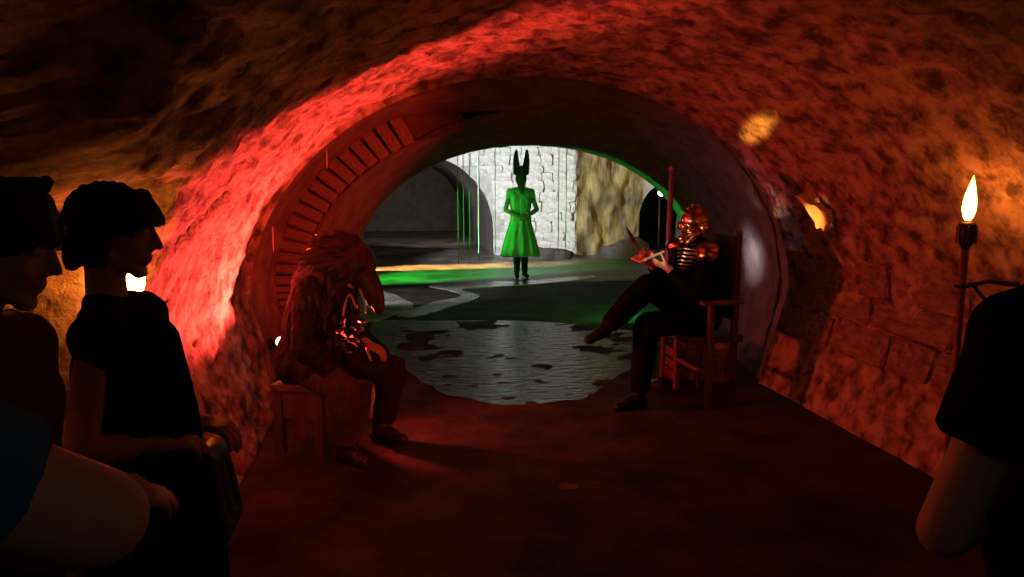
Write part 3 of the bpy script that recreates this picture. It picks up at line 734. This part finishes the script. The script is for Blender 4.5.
# ---- spectator with a pointed fringe behind her
J = dict(neck=(-0.815, 1.56, 1.315), shL=(-0.805, 1.735, 1.25), shR=(-0.805, 1.385, 1.25), hipL=(-0.83, 1.65, 0.84), hipR=(-0.83, 1.47, 0.84),
         elL=(-0.83, 1.78, 0.97), wrL=(-0.64, 1.63, 0.97), elR=(-0.72, 1.36, 1.03), wrR=(-0.565, 1.47, 0.985),
         knL=(-0.81, 1.64, 0.46), knR=(-0.81, 1.48, 0.46), anL=(-0.85, 1.64, 0.08), anR=(-0.85, 1.48, 0.08), toeL=(-0.68, 1.66, 0.032), toeR=(-0.68, 1.46, 0.032))
hd = V((-0.755, 1.58, 1.475)); fw = V((1, 0.05, -0.28))
spect, J = person('person', (-0.84, 1.56, 0), J, 'dark spectator in a maroon top with tousled fringe, behind the short haired woman', hd, fw,
    dict(L=((0.85, -0.5, 0.1), (0, 0, -1), (0, -0.5, 1), 0.5), R=((0.75, 0.6, -0.1), (0, 0.3, -1), (0.2, 0.3, 1), 0.5)), 0.96, 0.006)
B = Body(); torso(B, J, 0.014, 0.96)
for q in 'LR': B.cone(J['sh' + q], J['sh' + q].lerp(J['el' + q], 0.62), 0.064, 0.060, flat=True)
B.build('top', 'brownred', spect, 0.009, 4, 0.008)
B = Body(); hm = (J['hipL'] + J['hipR']) / 2; B.cone(J['hipL'], J['hipR'], 0.118, 0.118)
for q in 'LR': limb(B, J['hip' + q], J['kn' + q], J['an' + q], LEG, 0.016, 0.98, True)
B.build('trousers', 'black', spect, 0.010, 4, 0.008)
B = Body(); f, s, u = head_axes(fw)
PH = lambda a, b2, d: hd + f * a + s * b2 + u * d
B.ell(PH(-0.022, 0, 0.042), (0.106, 0.088, 0.090), (f, s, u)); B.ell(PH(-0.06, 0, -0.02), (0.075, 0.088, 0.11), (f, s, u))
for q in (-1, 1): B.cone(PH(-0.02, q * 0.076, 0.03), PH(-0.04, q * 0.080, -0.12), 0.024, 0.014)
for i in range(30):
    a = (i / 29 - 0.5) * 2.4; B.cone(PH(0.05 * cos(a), 0.07 * sin(a), 0.10), PH(0.085 * cos(a) + 0.010, 0.080 * sin(a), 0.045 + random.uniform(-.02, .012)), 0.017, 0.008, seg=8)
B.cone(PH(0.02, 0, 0.11), PH(0.055, 0, 0.140), 0.035, 0.012)
B.build('hair', 'hair', spect, 0.006, 2, 0.006, V((60, 60, 12)))

# ---- spectator in a blue shirt, arms folded
J = dict(neck=(-0.71, 0.58, 1.49), shL=(-0.89, 0.60, 1.445), shR=(-0.525, 0.60, 1.462), hipL=(-0.80, 0.58, 0.95), hipR=(-0.62, 0.58, 0.95),
         elL=(-0.94, 0.78, 1.22), wrL=(-0.70, 0.85, 1.205), elR=(-0.300, 0.755, 1.270), wrR=(-0.51, 0.885, 1.215),
         knL=(-0.79, 0.60, 0.50), knR=(-0.63, 0.60, 0.50), anL=(-0.80, 0.57, 0.08), anR=(-0.62, 0.57, 0.08), toeL=(-0.81, 0.74, 0.032), toeR=(-0.61, 0.74, 0.032))
hd = V((-0.70, 0.62, 1.655)); fw = V((0.3, 1, -0.1))
blue, J = person('person', (-0.70, 0.58, 0), J, 'spectator in a blue short sleeved shirt with bare folded arm', hd, fw,
    dict(L=((1, 0.1, 0.05), (0, -1, 0), (0, 0, 1), 0.4), R=((-1, 0.15, 0.05), (0, -1, 0), (0, 0, 1), 0.4)), 1.0, 0.006, (0, 0, 1), True, (0.056, 0.050, 0.030))
B = Body(); torso(B, J, 0.014, 1.0)
for q in 'LR': B.cone(J['sh' + q], J['sh' + q].lerp(J['el' + q], 0.755), 0.072, 0.072, flat=True)
B.build('shirt', 'blue', blue, 0.008, 4, 0.006)
B = Body(); B.cone(J['hipL'], J['hipR'], 0.124, 0.124)
for q in 'LR': limb(B, J['hip' + q], J['kn' + q], J['an' + q], LEG, 0.016, 0.98, True)
B.build('trousers', 'black', blue, 0.011, 4, 0.008)
B = Body(); f, s, u = head_axes(fw); PH = lambda a, b2, d: hd + f * a + s * b2 + u * d
B.ell(PH(-0.020, 0, 0.042), (0.100, 0.083, 0.088), (f, s, u)); B.ell(PH(-0.055, 0, 0.01), (0.065, 0.08, 0.08), (f, s, u))
B.build('hair', 'hair', blue, 0.007, 2, 0.005, V((60, 60, 20)))

# ---- spectator in black by the right wall
J = dict(neck=(1.14, 0.97, 1.48), shL=(0.965, 1.00, 1.350), shR=(1.33, 0.92, 1.40), hipL=(1.08, 0.98, 0.95), hipR=(1.27, 0.93, 0.95),
         elL=(0.870, 1.03, 1.035), wrL=(1.09, 1.18, 1.00), elR=(1.44, 0.98, 1.12), wrR=(1.32, 1.16, 1.05),
         knL=(1.09, 1.00, 0.50), knR=(1.26, 0.95, 0.50), anL=(1.08, 0.96, 0.08), anR=(1.28, 0.91, 0.08), toeL=(1.04, 1.13, 0.032), toeR=(1.26, 1.08, 0.032))
hd = V((1.17, 1.0, 1.645)); fw = V((-0.25, 1, -0.05))
blk_p, J = person('person', (1.14, 0.96, 0), J, 'spectator in a black short sleeved shirt with bare forearm beside the torch', hd, fw,
    dict(L=((0.8, 0.5, 0.0), (0, 0, -1), (0, 1, 0), 0.5), R=((-0.8, 0.5, 0.0), (0, 0, -1), (0, 1, 0), 0.5)), 1.0, 0.006, (0, 0, 1), True, (0.047, 0.042, 0.030))
B = Body(); torso(B, J, 0.030, 1.0); B.ell((1.15, 1.00, 1.02), (0.200, 0.16, 0.24))
for q in 'LR': B.cone(J['sh' + q], J['sh' + q].lerp(J['el' + q], 0.52), 0.080, 0.080, flat=True)
B.build('shirt', 'black', blk_p, 0.008, 4, 0.007)
B = Body(); B.cone(J['hipL'], J['hipR'], 0.128, 0.128)
for q in 'LR': limb(B, J['hip' + q], J['kn' + q], J['an' + q], LEG, 0.018, 0.98, True)
B.build('trousers', 'black', blk_p, 0.011, 4, 0.008)
B = Body(); f, s, u = head_axes(fw); PH = lambda a, b2, d: hd + f * a + s * b2 + u * d
B.ell(PH(-0.020, 0, 0.042), (0.100, 0.083, 0.088), (f, s, u)); B.ell(PH(-0.055, 0, 0.01), (0.065, 0.08, 0.08), (f, s, u))
B.build('hair', 'hair', blk_p, 0.007, 2, 0.005, V((60, 60, 20)))

# ---- raven-masked sitter
J = dict(neck=(-0.405, 4.43, 1.020), shL=(-0.39, 4.62, 0.970), shR=(-0.49, 4.25, 0.970), hipL=(-0.565, 4.60, 0.535), hipR=(-0.585, 4.43, 0.535),
         elL=(-0.33, 4.70, 0.70), wrL=(-0.185, 4.50, 0.625), elR=(-0.52, 4.14, 0.69), wrR=(-0.375, 4.20, 0.520),
         knL=(-0.045, 4.55, 0.455), knR=(-0.305, 4.14, 0.450), anL=(-0.125, 4.52, 0.085), anR=(-0.315, 4.20, 0.085), toeL=(0.01, 4.44, 0.035), toeR=(-0.215, 4.10, 0.035))
hd = V((-0.275, 4.40, 1.110)); fw = V((0.86, -0.30, -0.42))
raven, J = person('person', (-0.60, 4.50, 0), J, 'seated person in a dark coat and a large raven mask, hands on knees', hd, fw,
    dict(L=((0.65, -0.45, -0.25), (0.2, 0, -1), (-0.3, -0.8, 0), 0.45), R=((0.75, -0.2, -0.45), (0.1, 0, -1), (0.2, 0.9, 0), 0.45)), 1.0, 0.006, (0, 0, 1), False, ARM, False)
B = Body(); torso(B, J, 0.035, 1.0)
for q in 'LR':
    limb(B, J['sh' + q], J['el' + q], J['wr' + q], ARM, 0.020, 0.90, True); B.ball(J['sh' + q], 0.088)
B.cone(J['hipR'] + V((0.02, 0, 0.02)), J['hipR'].lerp(J['knR'], 0.45) + V((0, 0, 0.02)), 0.125, 0.105); B.cone(J['hipL'], J['hipL'].lerp(J['knL'], 0.35), 0.12, 0.11)
coat = B.build('coat', 'coat', raven, 0.009, 3, 0.016, V((14, 14, 8)))
# ragged tufts on the coat
bm = bmesh.new()
def blade(bm, p, d, n, L, wd, droop=0.3):
    d = V(d).normalized(); n = V(n).normalized(); s = d.cross(n).normalized(); p = V(p)
    rows = []
    for j, (t, wq) in enumerate(((0, .5), (.35, 1), (.75, .75), (1, .05))):
        q = p + d * L * t - n * L * droop * t * t * 0.6 + n * 0.004 * (1 - t)
        rows.append((bm.verts.new(q - s * wd * wq), bm.verts.new(q + n * wd * 0.35 * wq), bm.verts.new(q + s * wd * wq)))
    for a, b2 in zip(rows, rows[1:]):
        bm.faces.new((a[0], a[1], b2[1], b2[0])); bm.faces.new((a[1], a[2], b2[2], b2[1]))
bl = V(raven.location)
for q in 'LR':
    for i in range(60):
        v = V((random.gauss(0, 1), random.gauss(0, 1), random.gauss(0.3, 0.8))).normalized()
        p = J['sh' + q] + v * 0.088; blade(bm, p - bl, V((0, 0, -1)) + v * 0.5, v, random.uniform(.06, .11), random.uniform(.010, .018))
for i in range(90):
    a = random.uniform(0, 2 * pi); t = random.random(); c = (J['hipL'] + J['hipR']) * 0.5 * (1 - t) + J['neck'] * t
    v = V((cos(a), sin(a), 0)); p = c + V((v.x * 0.15, v.y * lerp(.19, .2, t), 0))
    blade(bm, p - bl, V((0, 0, -1)) + v * 0.4, v, random.uniform(.05, .10), random.uniform(.010, .018))
tag(frombm('coat_tufts', bm, 'feather', raven, True), None, None, None, 'stuff')
B = Body(); B.cone(J['hipL'], J['hipR'], 0.112, 0.112)
limb(B, J['hipR'], J['knR'], J['anR'], (0.088, 0.074, 0.064), 0.014, 0.88, True); B.build('trousers', 'trouser', raven, 0.008, 3, 0.010, V((22, 22, 8)))
B = Body(); limb(B, J['hipL'], J['knL'], J['anL'], (0.088, 0.074, 0.064), 0.014, 0.88, True); o = B.build('trouser_leg', 'trousershade', raven, 0.008, 3, 0.010, V((22, 22, 8)))
for q in 'LR':
    B = Body(); an, toe = J['an' + q], J['toe' + q]; d = (toe - an); d.z = 0; d.normalize()
    B.cone(an + V((0, 0, 0.09)), an + V((0, 0, -0.03)), 0.056, 0.052, flat=True); B.cone(an - d * 0.03 + V((0, 0, -0.038)), toe + V((0, 0, 0.006)), 0.045, 0.036); B.cone(an + V((0, 0, -0.01)), an.lerp(toe, 0.6) + V((0, 0, 0.01)), 0.05, 0.038)
    B.build('shoe', 'shoe', raven, 0.007, 3)
# the raven mask: skull, curved beak, goggles, feather mane
f, s, u = head_axes(fw); c = hd
PH = lambda a, b2, d: c + f * a + s * b2 + u * d
B = Body(); B.ell(PH(-0.005, 0, 0.035), (0.158, 0.128, 0.126), (f, s, u)); B.ell(PH(0.060, 0, -0.005), (0.085, 0.085, 0.085), (f, s, u))
B.ell(PH(-0.10, 0, -0.05), (0.135, 0.13, 0.14), (f, s, u)); B.cone(PH(-0.08, 0, -0.06), J['neck'] + V((-0.04, 0, -0.03)), 0.13, 0.16)
skull = B.build('raven_mask', 'feather', raven, 0.008, 4, 0.006, V((30, 30, 30)))
bx0 = PH(0.085, 0, 0.0); pts = []; rs = []
for i in range(13):
    t = i / 12; ang = 0.15 + 1.05 * t
    pts.append(bx0 + f * (0.13 * sin(t * 1.75) * 0.75) + V((0.01 * t, -0.02 * t, -0.205 * t ** 1.2))); rs.append(0.074 * (1 - t) ** 0.5 + 0.006)
bm = bmesh.new(); rings(bm, [p - bl for p in pts], rs, 16, True, s, 0.72); beak = frombm('beak', bm, 'beak', raven, True); tag(beak, 'long dark curved beak')
bm = bmesh.new(); rings(bm, [p - bl - f * 0.030 - V((0, 0, 0.012)) for p in pts[:10]], [r * 0.72 for r in rs[:10]], 14, True, s, 0.7); frombm('lower_beak', bm, 'beak', raven, True)
for q in (-1, 1):
    p = PH(0.095, q * 0.085, 0.045) - bl; dr = (f * 0.6 + s * q * 0.8 + u * 0.1).normalized()
    bm = bmesh.new(); rings(bm, [p - dr * 0.02, p + dr * 0.012, p + dr * 0.016], [0.030, 0.030, 0.024], 16); g = frombm('goggle', bm, 'iron', raven, True)
    bm = bmesh.new(); rings(bm, [p + dr * 0.012, p + dr * 0.020, p + dr * 0.023], [0.023, 0.018, 0.006], 14); frombm('goggle_lens', bm, 'glass', g, True)
bm = bmesh.new()
for i in range(520):
    a = random.uniform(-pi, pi); e = random.uniform(-0.5, 1.35)
    v = (f * cos(a) * cos(e) + s * sin(a) * cos(e) + u * sin(e))
    if v.dot(f) > 0.72 and v.dot(u) < 0.5: continue
    p = PH(-0.02, 0, 0.02) + f * v.dot(f) * 0.172 + s * v.dot(s) * 0.138 + u * v.dot(u) * 0.138
    d = (-f * 0.9 - V((0, 0, 0.55)) + v * random.uniform(0.25, 0.8) + s * random.uniform(-.3, .3)); blade(bm, p - bl - v * 0.008, d, v, random.uniform(.07, .14), random.uniform(.010, .018), 0.15)
for i in range(220):
    a = random.uniform(-2.0, 2.0); t = random.random()
    v = (-f * cos(a) * 0.8 + s * sin(a)).normalized(); p = PH(-0.10, 0, -0.02) + v * lerp(.135, .185, t) - V((0, 0, 0.22 * t))
    blade(bm, p - bl, V((0, 0, -1)) + v * random.uniform(.3, .9), v, random.uniform(.09, .16), random.uniform(.010, .018), 0.1)
tag(frombm('feather_mane', bm, 'feather', skull, True), None, None, None, 'stuff')
# looped cords, chest fittings
ch = V((-0.335, 4.32, 0.935)) - bl
for a0, b0, h in ((V((0.03, -0.06, -0.09)), V((0.10, 0.0, -0.06)), 0.10), (V((0.12, 0.03, 0.05)), V((0.155, 0.05, -0.10)), 0.03)):
    pts = [a0.lerp(b0, t) + V((0.0, -0.02, h * sin(pi * t))) for t in [k / 10 for k in range(11)]]
    tube('cord', [p + ch for p in pts], 0.007, 'cord', raven, 8)
for i, (x, y, z) in enumerate([(0.02, -0.05, -0.16), (0.07, -0.02, -0.17), (0.12, 0.02, -0.19), (0.03, -0.05, -0.23), (0.09, 0.0, -0.25), (0.14, 0.05, -0.15), (0.13, 0.05, -0.27), (0.05, -0.04, -0.31)]):
    bm = bmesh.new(); rings(bm, [ch + V((x, y, z)) - V((.03, -.03, 0)), ch + V((x, y, z)) + V((.012, -.012, 0)), ch + V((x, y, z)) + V((.018, -.018, 0))], [0.013, 0.013, 0.006], 10)
    frombm('button', bm, 'silver', raven, True)
tube('mask_strap', [PH(0.10, -0.03, -0.07) - bl, PH(0.12, -0.02, -0.14) - bl, PH(0.15, 0.0, -0.20) - bl, PH(0.20, 0.06, -0.22) - bl], 0.0045, 'iron', raven, 6)

# wooden block stool he sits on
stl = empty('wooden_stool', (-0.54, 4.50, 0), 'low wooden box stool under the raven masked sitter', 'stool')
rz = Matrix.Rotation(-0.3, 3, 'Z')
boxobj('seat', (0, 0, 0.405), (0.32, 0.34, 0.045), 'wood', stl, rz, 0.010)
for sx in (-1, 1):
    for sy in (-1, 1):
        boxobj('leg', rz @ V((sx * 0.125, sy * 0.135, 0.19)), (0.055, 0.055, 0.385), 'wood', stl, rz, 0.006)
for sy in (-1, 1):
    boxobj('side_board', rz @ V((0, sy * 0.142, 0.30)), (0.20, 0.02, 0.16), 'wood', stl, rz, 0.004)
for sx in (-1, 1):
    boxobj('side_board', rz @ V((sx * 0.132, 0, 0.30)), (0.02, 0.22, 0.16), 'wood', stl, rz, 0.004)

# ---- metal-masked reader on an armchair
J = dict(neck=(2.125, 5.10, 1.155), shL=(2.14, 4.91, 1.09), shR=(2.10, 5.28, 1.09), hipL=(2.17, 5.02, 0.635), hipR=(2.15, 5.19, 0.635),
         elL=(2.03, 4.84, 0.83), wrL=(1.85, 4.93, 1.00), elR=(1.99, 5.30, 0.84), wrR=(1.80, 5.12, 1.005),
         knL=(1.72, 4.95, 0.595), knR=(1.735, 5.01, 0.865), anL=(1.665, 4.92, 0.09), anR=(1.42, 4.94, 0.585), toeL=(1.50, 4.88, 0.036), toeR=(1.29, 4.90, 0.515))
hd = V((2.075, 5.03, 1.285)); fw = V((-0.90, -0.36, -0.22))
reader, J = person('person', (2.15, 5.10, 0), J, 'seated person in black with a copper metal mask, legs crossed, reading', hd, fw,
    dict(L=((-0.75, 0.15, 0.35), (-0.2, 0.4, 0.9), (-0.5, -0.3, 0.7), 0.5), R=((-0.75, -0.25, 0.35), (0.0, -0.6, 0.8), (-0.3, 0.1, 0.9), 0.62)), 1.0, 0.006, (0, 0, 1), False, ARM, False)
B = Body(); torso(B, J, 0.026, 1.0)
for q in 'LR': limb(B, J['sh' + q], J['el' + q], J['wr' + q], ARM, 0.018, 0.90, True)
B.cone(J['hipL'], J['hipR'], 0.13, 0.13)
B.build('jacket', 'black', reader, 0.009, 4, 0.008)
B = Body(); B.cone(J['hipL'], J['hipR'], 0.112, 0.112)
for q in 'LR': limb(B, J['hip' + q], J['kn' + q], J['an' + q], (0.098, 0.070, 0.048), 0.018, 0.93, True)
B.build('trousers', 'black', reader, 0.009, 4, 0.008)
for q in 'LR':
    B = Body(); an, toe = J['an' + q], J['toe' + q]; sh = (an - J['kn' + q]).normalized(); d = toe - an; d = (d - sh * d.dot(sh) * 0.6).normalized()
    B.cone(an - sh * 0.05, an + sh * 0.03, 0.052, 0.050, flat=True); B.cone(an - d * 0.03 + sh * 0.040, toe, 0.044, 0.034); B.cone(an, an.lerp(toe, 0.6), 0.048, 0.036)
    B.build('shoe', 'blackgloss', reader, 0.007, 3)
bl = V(reader.location); f, s, u = head_axes(fw)
PH = lambda a, b2, d: hd + f * a + s * b2 + u * d
B = Body(); B.ell(PH(-0.01, 0, 0.035), (0.108, 0.090, 0.105), (f, s, u)); mk = B.build('skull_cap', 'copper', reader, 0.006, 3); tag(mk, 'domed copper skull cap')
B = Body(); head(B, hd + f * 0.012, fw, (0, 0, 1), 1.0); B.cone(PH(0.10, 0, -0.03), PH(0.135, 0, -0.06), 0.030, 0.022)
for q in (-1, 1): B.cone(PH(0.05, q * 0.06, -0.05), PH(0.10, q * 0.03, -0.09), 0.030, 0.026)
mk = B.build('face_mask', 'copper', reader, 0.005, 2); tag(mk, 'glossy copper face mask')
for q in (-1, 1):
    p = PH(0.092, q * 0.036, 0.020) - bl; dr = (f + s * q * 0.25).normalized()
    bm = bmesh.new(); rings(bm, [p - dr * 0.02, p + dr * 0.018, p + dr * 0.022], [0.027, 0.027, 0.021], 16); g = frombm('goggle', bm, 'gold', reader, True)
    bm = bmesh.new(); rings(bm, [p + dr * 0.018, p + dr * 0.025, p + dr * 0.028], [0.020, 0.015, 0.005], 14); frombm('goggle_lens', bm, 'glass', g, True)
    p = PH(0.0, q * 0.095, -0.01) - bl
    bm = bmesh.new(); rings(bm, [p - s * q * 0.02, p + s * q * 0.012, p + s * q * 0.020], [0.032, 0.030, 0.014], 16); frombm('ear_boss', bm, 'gold', reader, True)
for k in range(5):       # ridge studs over the crown
    a = 0.3 + k * 0.42; p = PH(-0.01 + 0.110 * cos(a), 0, 0.035 + 0.107 * sin(a)) - bl
    bm = bmesh.new(); bmesh.ops.create_icosphere(bm, subdivisions=2, radius=0.011); bmesh.ops.translate(bm, verts=bm.verts, vec=p); frombm('stud', bm, 'gold', reader, True)
cf = V((-0.80, -0.60, 0)).normalized(); cs = V((0, 0, 1)).cross(cf)
cc = V((2.09, 5.05, 1.10)) - bl
for k in range(6):       # gilt ribs over the breast
    z = 0.028 - k * 0.026; wd = 0.115 - 0.012 * k
    pts = [cc + cf * (0.128 + 0.012 * k - 0.10 * (t * t)) + cs * wd * t + V((0, 0, z - 0.016 * abs(t))) for t in [x / 6 for x in range(-6, 7)]]
    tube('gilt_rib', pts, 0.0085, 'gold', reader, 8)
B = Body(); B.ell(J['shL'] + V((-0.02, -0.02, 0.03)), (0.085, 0.085, 0.06)); B.ell(J['shL'] + V((-0.03, -0.045, 0.0)), (0.075, 0.06, 0.06)); B.build('pauldron', 'copper', reader, 0.007, 2)
B = Body(); B.ell(J['shR'] + V((-0.05, 0.0, 0.03)), (0.085, 0.085, 0.06)); B.build('pauldron', 'copper', reader, 0.007, 2)
tube('gorget', [cc + V((0.03, 0.05, 0.06)) + V((0.085 * cos(a), 0.085 * sin(a), 0.01 * cos(a))) for a in [2 * pi * k / 20 for k in range(21)]], 0.018, 'copper', reader, 10)

# book and quill
bk = empty('open_book', (1.75, 5.03, 1.045), 'small open book held by the metal masked reader', 'book')
rot = Matrix.Rotation(-0.35, 3, 'Y') @ Matrix.Rotation(0.2, 3, 'Z')
for q in (-1, 1):
    rr = rot @ Matrix.Rotation(q * 0.22, 3, 'X')
    boxobj('cover', rr @ V((0, q * 0.062, 0.004)), (0.165, 0.12, 0.006), 'darkwood', bk, rr, 0.002)
    boxobj('page_block', rr @ V((0, q * 0.058, 0.014)), (0.155, 0.112, 0.014), 'paper', bk, rr, 0.003)
qu = empty('quill', (1.70, 5.09, 1.09), 'slender feathered quill upright in the hand of the reader', 'quill')
tube('shaft', [(0.03, -0.01, -0.06), (-0.03, -0.02, 0.05), (-0.10, -0.03, 0.16)], [0.004, 0.005, 0.003], 'wood', qu, 8)
bm = bmesh.new(); rings(bm, [(-0.035, -0.02, 0.06), (-0.06, -0.024, 0.10), (-0.085, -0.027, 0.14), (-0.115, -0.03, 0.19)], [0.004, 0.014, 0.013, 0.002], 8, True, (0, 1, 0), 0.25); frombm('vane', bm, 'feather', qu, True)

# armchair
ac = empty('armchair', (2.20, 5.12, 0), 'dark wooden armchair under the metal masked reader', 'chair')
rz = Matrix.Rotation(0.08, 3, 'Z')
def cb(name, c, size, m_='darkwood', bev=0.006, extra=None): return boxobj(name, rz @ V(c), size, m_, ac, rz if extra is None else rz @ extra, bev)
cb('seat', (-0.02, 0, 0.49), (0.42, 0.50, 0.05))
for sy in (-1, 1):
    cb('leg', (-0.07, sy * 0.25, 0.37), (0.042, 0.042, 0.74), 'wood'); cb('leg', (0.115, sy * 0.25, 0.60), (0.042, 0.042, 1.20), 'darkwood')
    cb('armrest', (0.01, sy * 0.25, 0.755), (0.32, 0.062, 0.030), 'wood', 0.010); cb('stretcher', (0.04, sy * 0.25, 0.20), (0.20, 0.025, 0.03), 'wood')
bkp = cb('backrest', (0.125, 0, 0.90), (0.035, 0.46, 0.56)); cb('top_rail', (0.125, 0, 1.185), (0.045, 0.50, 0.05)); cb('stretcher', (-0.07, 0, 0.24), (0.025, 0.46, 0.03), 'wood')
for sy in (-1, 1): cb('finial', (0.115, sy * 0.25, 1.225), (0.05, 0.05, 0.05), 'darkwood', 0.014)
# crate behind the chair legs
cr = empty('slatted_crate', (2.40, 5.70, 0), 'small slatted crate on the floor behind the armchair legs', 'crate')
for z in (0.05, 0.14, 0.23):
    boxobj('slat', (0, -0.165, z), (0.48, 0.014, 0.07), 'wood', cr, None, 0.003); boxobj('slat', (0, 0.165, z), (0.48, 0.014, 0.07), 'wood', cr, None, 0.003)
    for sx in (-1, 1): boxobj('slat', (sx * 0.233, 0, z), (0.014, 0.31, 0.07), 'wood', cr, None, 0.003)
for sx in (-1, 1):
    for sy in (-1, 1): boxobj('corner_post', (sx * 0.215, sy * 0.146, 0.14), (0.03, 0.03, 0.28), 'wood', cr, None, 0.003)
for k in range(6): boxobj('upright', (0.02 + k * 0.028, -0.178, 0.15), (0.012, 0.01, 0.16), 'wood', cr, None, 0.002)
boxobj('bottom', (0, 0, 0.02), (0.45, 0.32, 0.012), 'wood', cr, None, 0.002)
# pole standing behind the reader
pl = empty('standing_pole', (2.04, 5.50, 0), 'reddish wooden pole standing upright behind the metal masked reader', 'pole')
tube('shaft', [(0, 0, 0.02), (0.02, 0, 0.8), (0.035, 0, 1.68)], [0.020, 0.020, 0.022], 'redpole', pl, 12)
lathe('cap', [(0.024, 1.665), (0.027, 1.68), (0.024, 1.70), (0.006, 1.715)], 'redpole', pl, 12, (0.035, 0, 0))
lathe('foot', [(0.11, 0.0), (0.11, 0.02), (0.03, 0.04), (0.022, 0.07)], 'iron', pl, 16)

# ---- horned figure in a dress
gb = (2.03, 12.2)
J = dict(neck=(2.03, 12.22, 1.45), shL=(2.20, 12.22, 1.40), shR=(1.86, 12.22, 1.40), hipL=(2.11, 12.22, 0.92), hipR=(1.95, 12.22, 0.92),
         elL=(2.29, 12.16, 1.12), wrL=(2.10, 12.04, 1.01), elR=(1.77, 12.16, 1.12), wrR=(1.96, 12.04, 1.01),
         knL=(2.10, 12.20, 0.49), knR=(1.97, 12.20, 0.49), anL=(2.10, 12.22, 0.09), anR=(1.97, 12.22, 0.09), toeL=(2.12, 12.06, 0.035), toeR=(1.95, 12.06, 0.035))
hd = V((2.03, 12.19, 1.60)); fw = V((-0.08, -1, -0.25))
green, J = person('person', (2.03, 12.2, 0), J, 'standing figure in a flared dress and a tall horned mask, hands clasped', hd, fw,
    dict(L=((-0.8, -0.3, -0.3), (-0.3, 0.8, 0), (-0.3, 0, 0.9), 0.5), R=((0.8, -0.3, -0.3), (0.3, 0.8, 0), (0.3, 0, 0.9), 0.5)), 0.94, 0.008, (0, 0, 1), True, (0.044, 0.037, 0.025), False)
bl = V(green.location)
B = Body(); torso(B, J, 0.014, 0.94); 
for q in 'LR': B.cone(J['sh' + q], J['sh' + q].lerp(J['el' + q], 0.35), 0.060, 0.056, flat=True)
B.build('bodice', 'dress', green, 0.010, 4, 0.004)
bm = bmesh.new(); R = []; SG = 72
for z, r, amp in ((1.06, 0.125, 0.0), (1.0, 0.14, 0.004), (0.90, 0.175, 0.010), (0.75, 0.215, 0.020), (0.58, 0.255, 0.030), (0.44, 0.285, 0.036), (0.365, 0.30, 0.040), (0.36, 0.285, 0.04), (0.60, 0.22, 0.03), (1.0, 0.11, 0.0)):
    R.append([bm.verts.new(((r + amp * sin(k / SG * 2 * pi * 11 + 0.6 * sin(k))) * cos(k / SG * 2 * pi), (r * 0.85 + amp * sin(k / SG * 2 * pi * 11)) * sin(k / SG * 2 * pi) + 0.02, z + 0.012 * sin(k / SG * 2 * pi * 3))) for k in range(SG)])
for a, b2 in zip(R, R[1:]):
    for k in range(SG): bm.faces.new((a[k], a[(k + 1) % SG], b2[(k + 1) % SG], b2[k]))
frombm('skirt', bm, 'dress', green, True)
f, s, u = head_axes(fw); PH = lambda a, b2, d: hd + f * a + s * b2 + u * d
B = Body(); B.ell(PH(0.0, 0, 0.03), (0.115, 0.095, 0.13), (f, s, u)); B.cone(PH(0.06, 0, 0.02), PH(0.13, 0, -0.14), 0.075, 0.042); B.cone(PH(0.10, 0, -0.12), PH(0.09, 0, -0.24), 0.03, 0.012)
B.cone(PH(0, 0, 0.08), PH(-0.01, 0, 0.19), 0.085, 0.05)
B.build('horned_mask', 'maskpale', green, 0.008, 3, 0.004)
for q in (-1, 1):
    pts = [PH(0.0, q * (0.058 + 0.030 * sin(t * 2.2)), 0.10 + 0.40 * t) - bl for t in [k / 12 for k in range(13)]]
    tube('horn', pts, [0.058 * (1 - k / 12) ** 0.55 + 0.008 + 0.005 * (k % 2) for k in range(13)], 'horn', green, 12, True, (0, 1, 0))
    p = PH(0.085, q * 0.048, 0.03) - bl; bm = bmesh.new(); bmesh.ops.create_icosphere(bm, subdivisions=2, radius=0.018); bmesh.ops.translate(bm, verts=bm.verts, vec=p); frombm('mask_eye', bm, 'glass', green, True)
pts = [V((0.06 + 0.04 * sin(k * 1.3), -0.175 + 0.012 * cos(k), 1.40 - 0.055 * k)) for k in range(9)]
for k, p in enumerate(pts):
    bm = bmesh.new(); bmesh.ops.create_icosphere(bm, subdivisions=2, radius=0.020); bmesh.ops.translate(bm, verts=bm.verts, vec=p + V((0, 0.03, 0))); frombm('bead', bm, 'strand', green, True)
for q in 'LR':
    B = Body(); an, toe, kn = J['an' + q], J['toe' + q], J['kn' + q]
    B.cone(an.lerp(kn, 0.62), an, 0.064, 0.050, flat=True); B.cone(an + V((0, 0.02, -0.035)), toe, 0.045, 0.034); B.build('boot', 'blackgloss', green, 0.009, 3)

# loose stones on the near floor
def pebble(label, x, y, r, seed):
    bm = bmesh.new(); bmesh.ops.create_icosphere(bm, subdivisions=2, radius=1.0)
    for v in bm.verts:
        v.co *= 1 + 0.3 * noise.noise(v.co * 1.5 + V((seed, 0, 0))); v.co = V((v.co.x * r * 1.6, v.co.y * r, max(v.co.z, -0.15) * r * 0.6))
    o = frombm('loose_stone', bm, 'darkrock', None, True); o.location = (x, y, 0.002); tag(o, label, 'stone')
pebble('flat loose stone lying on the bare middle of the near floor', 0.86, 3.66, 0.035, 2)
pebble('tiny loose stone beside the flat one on the floor', 1.02, 3.70, 0.016, 5)
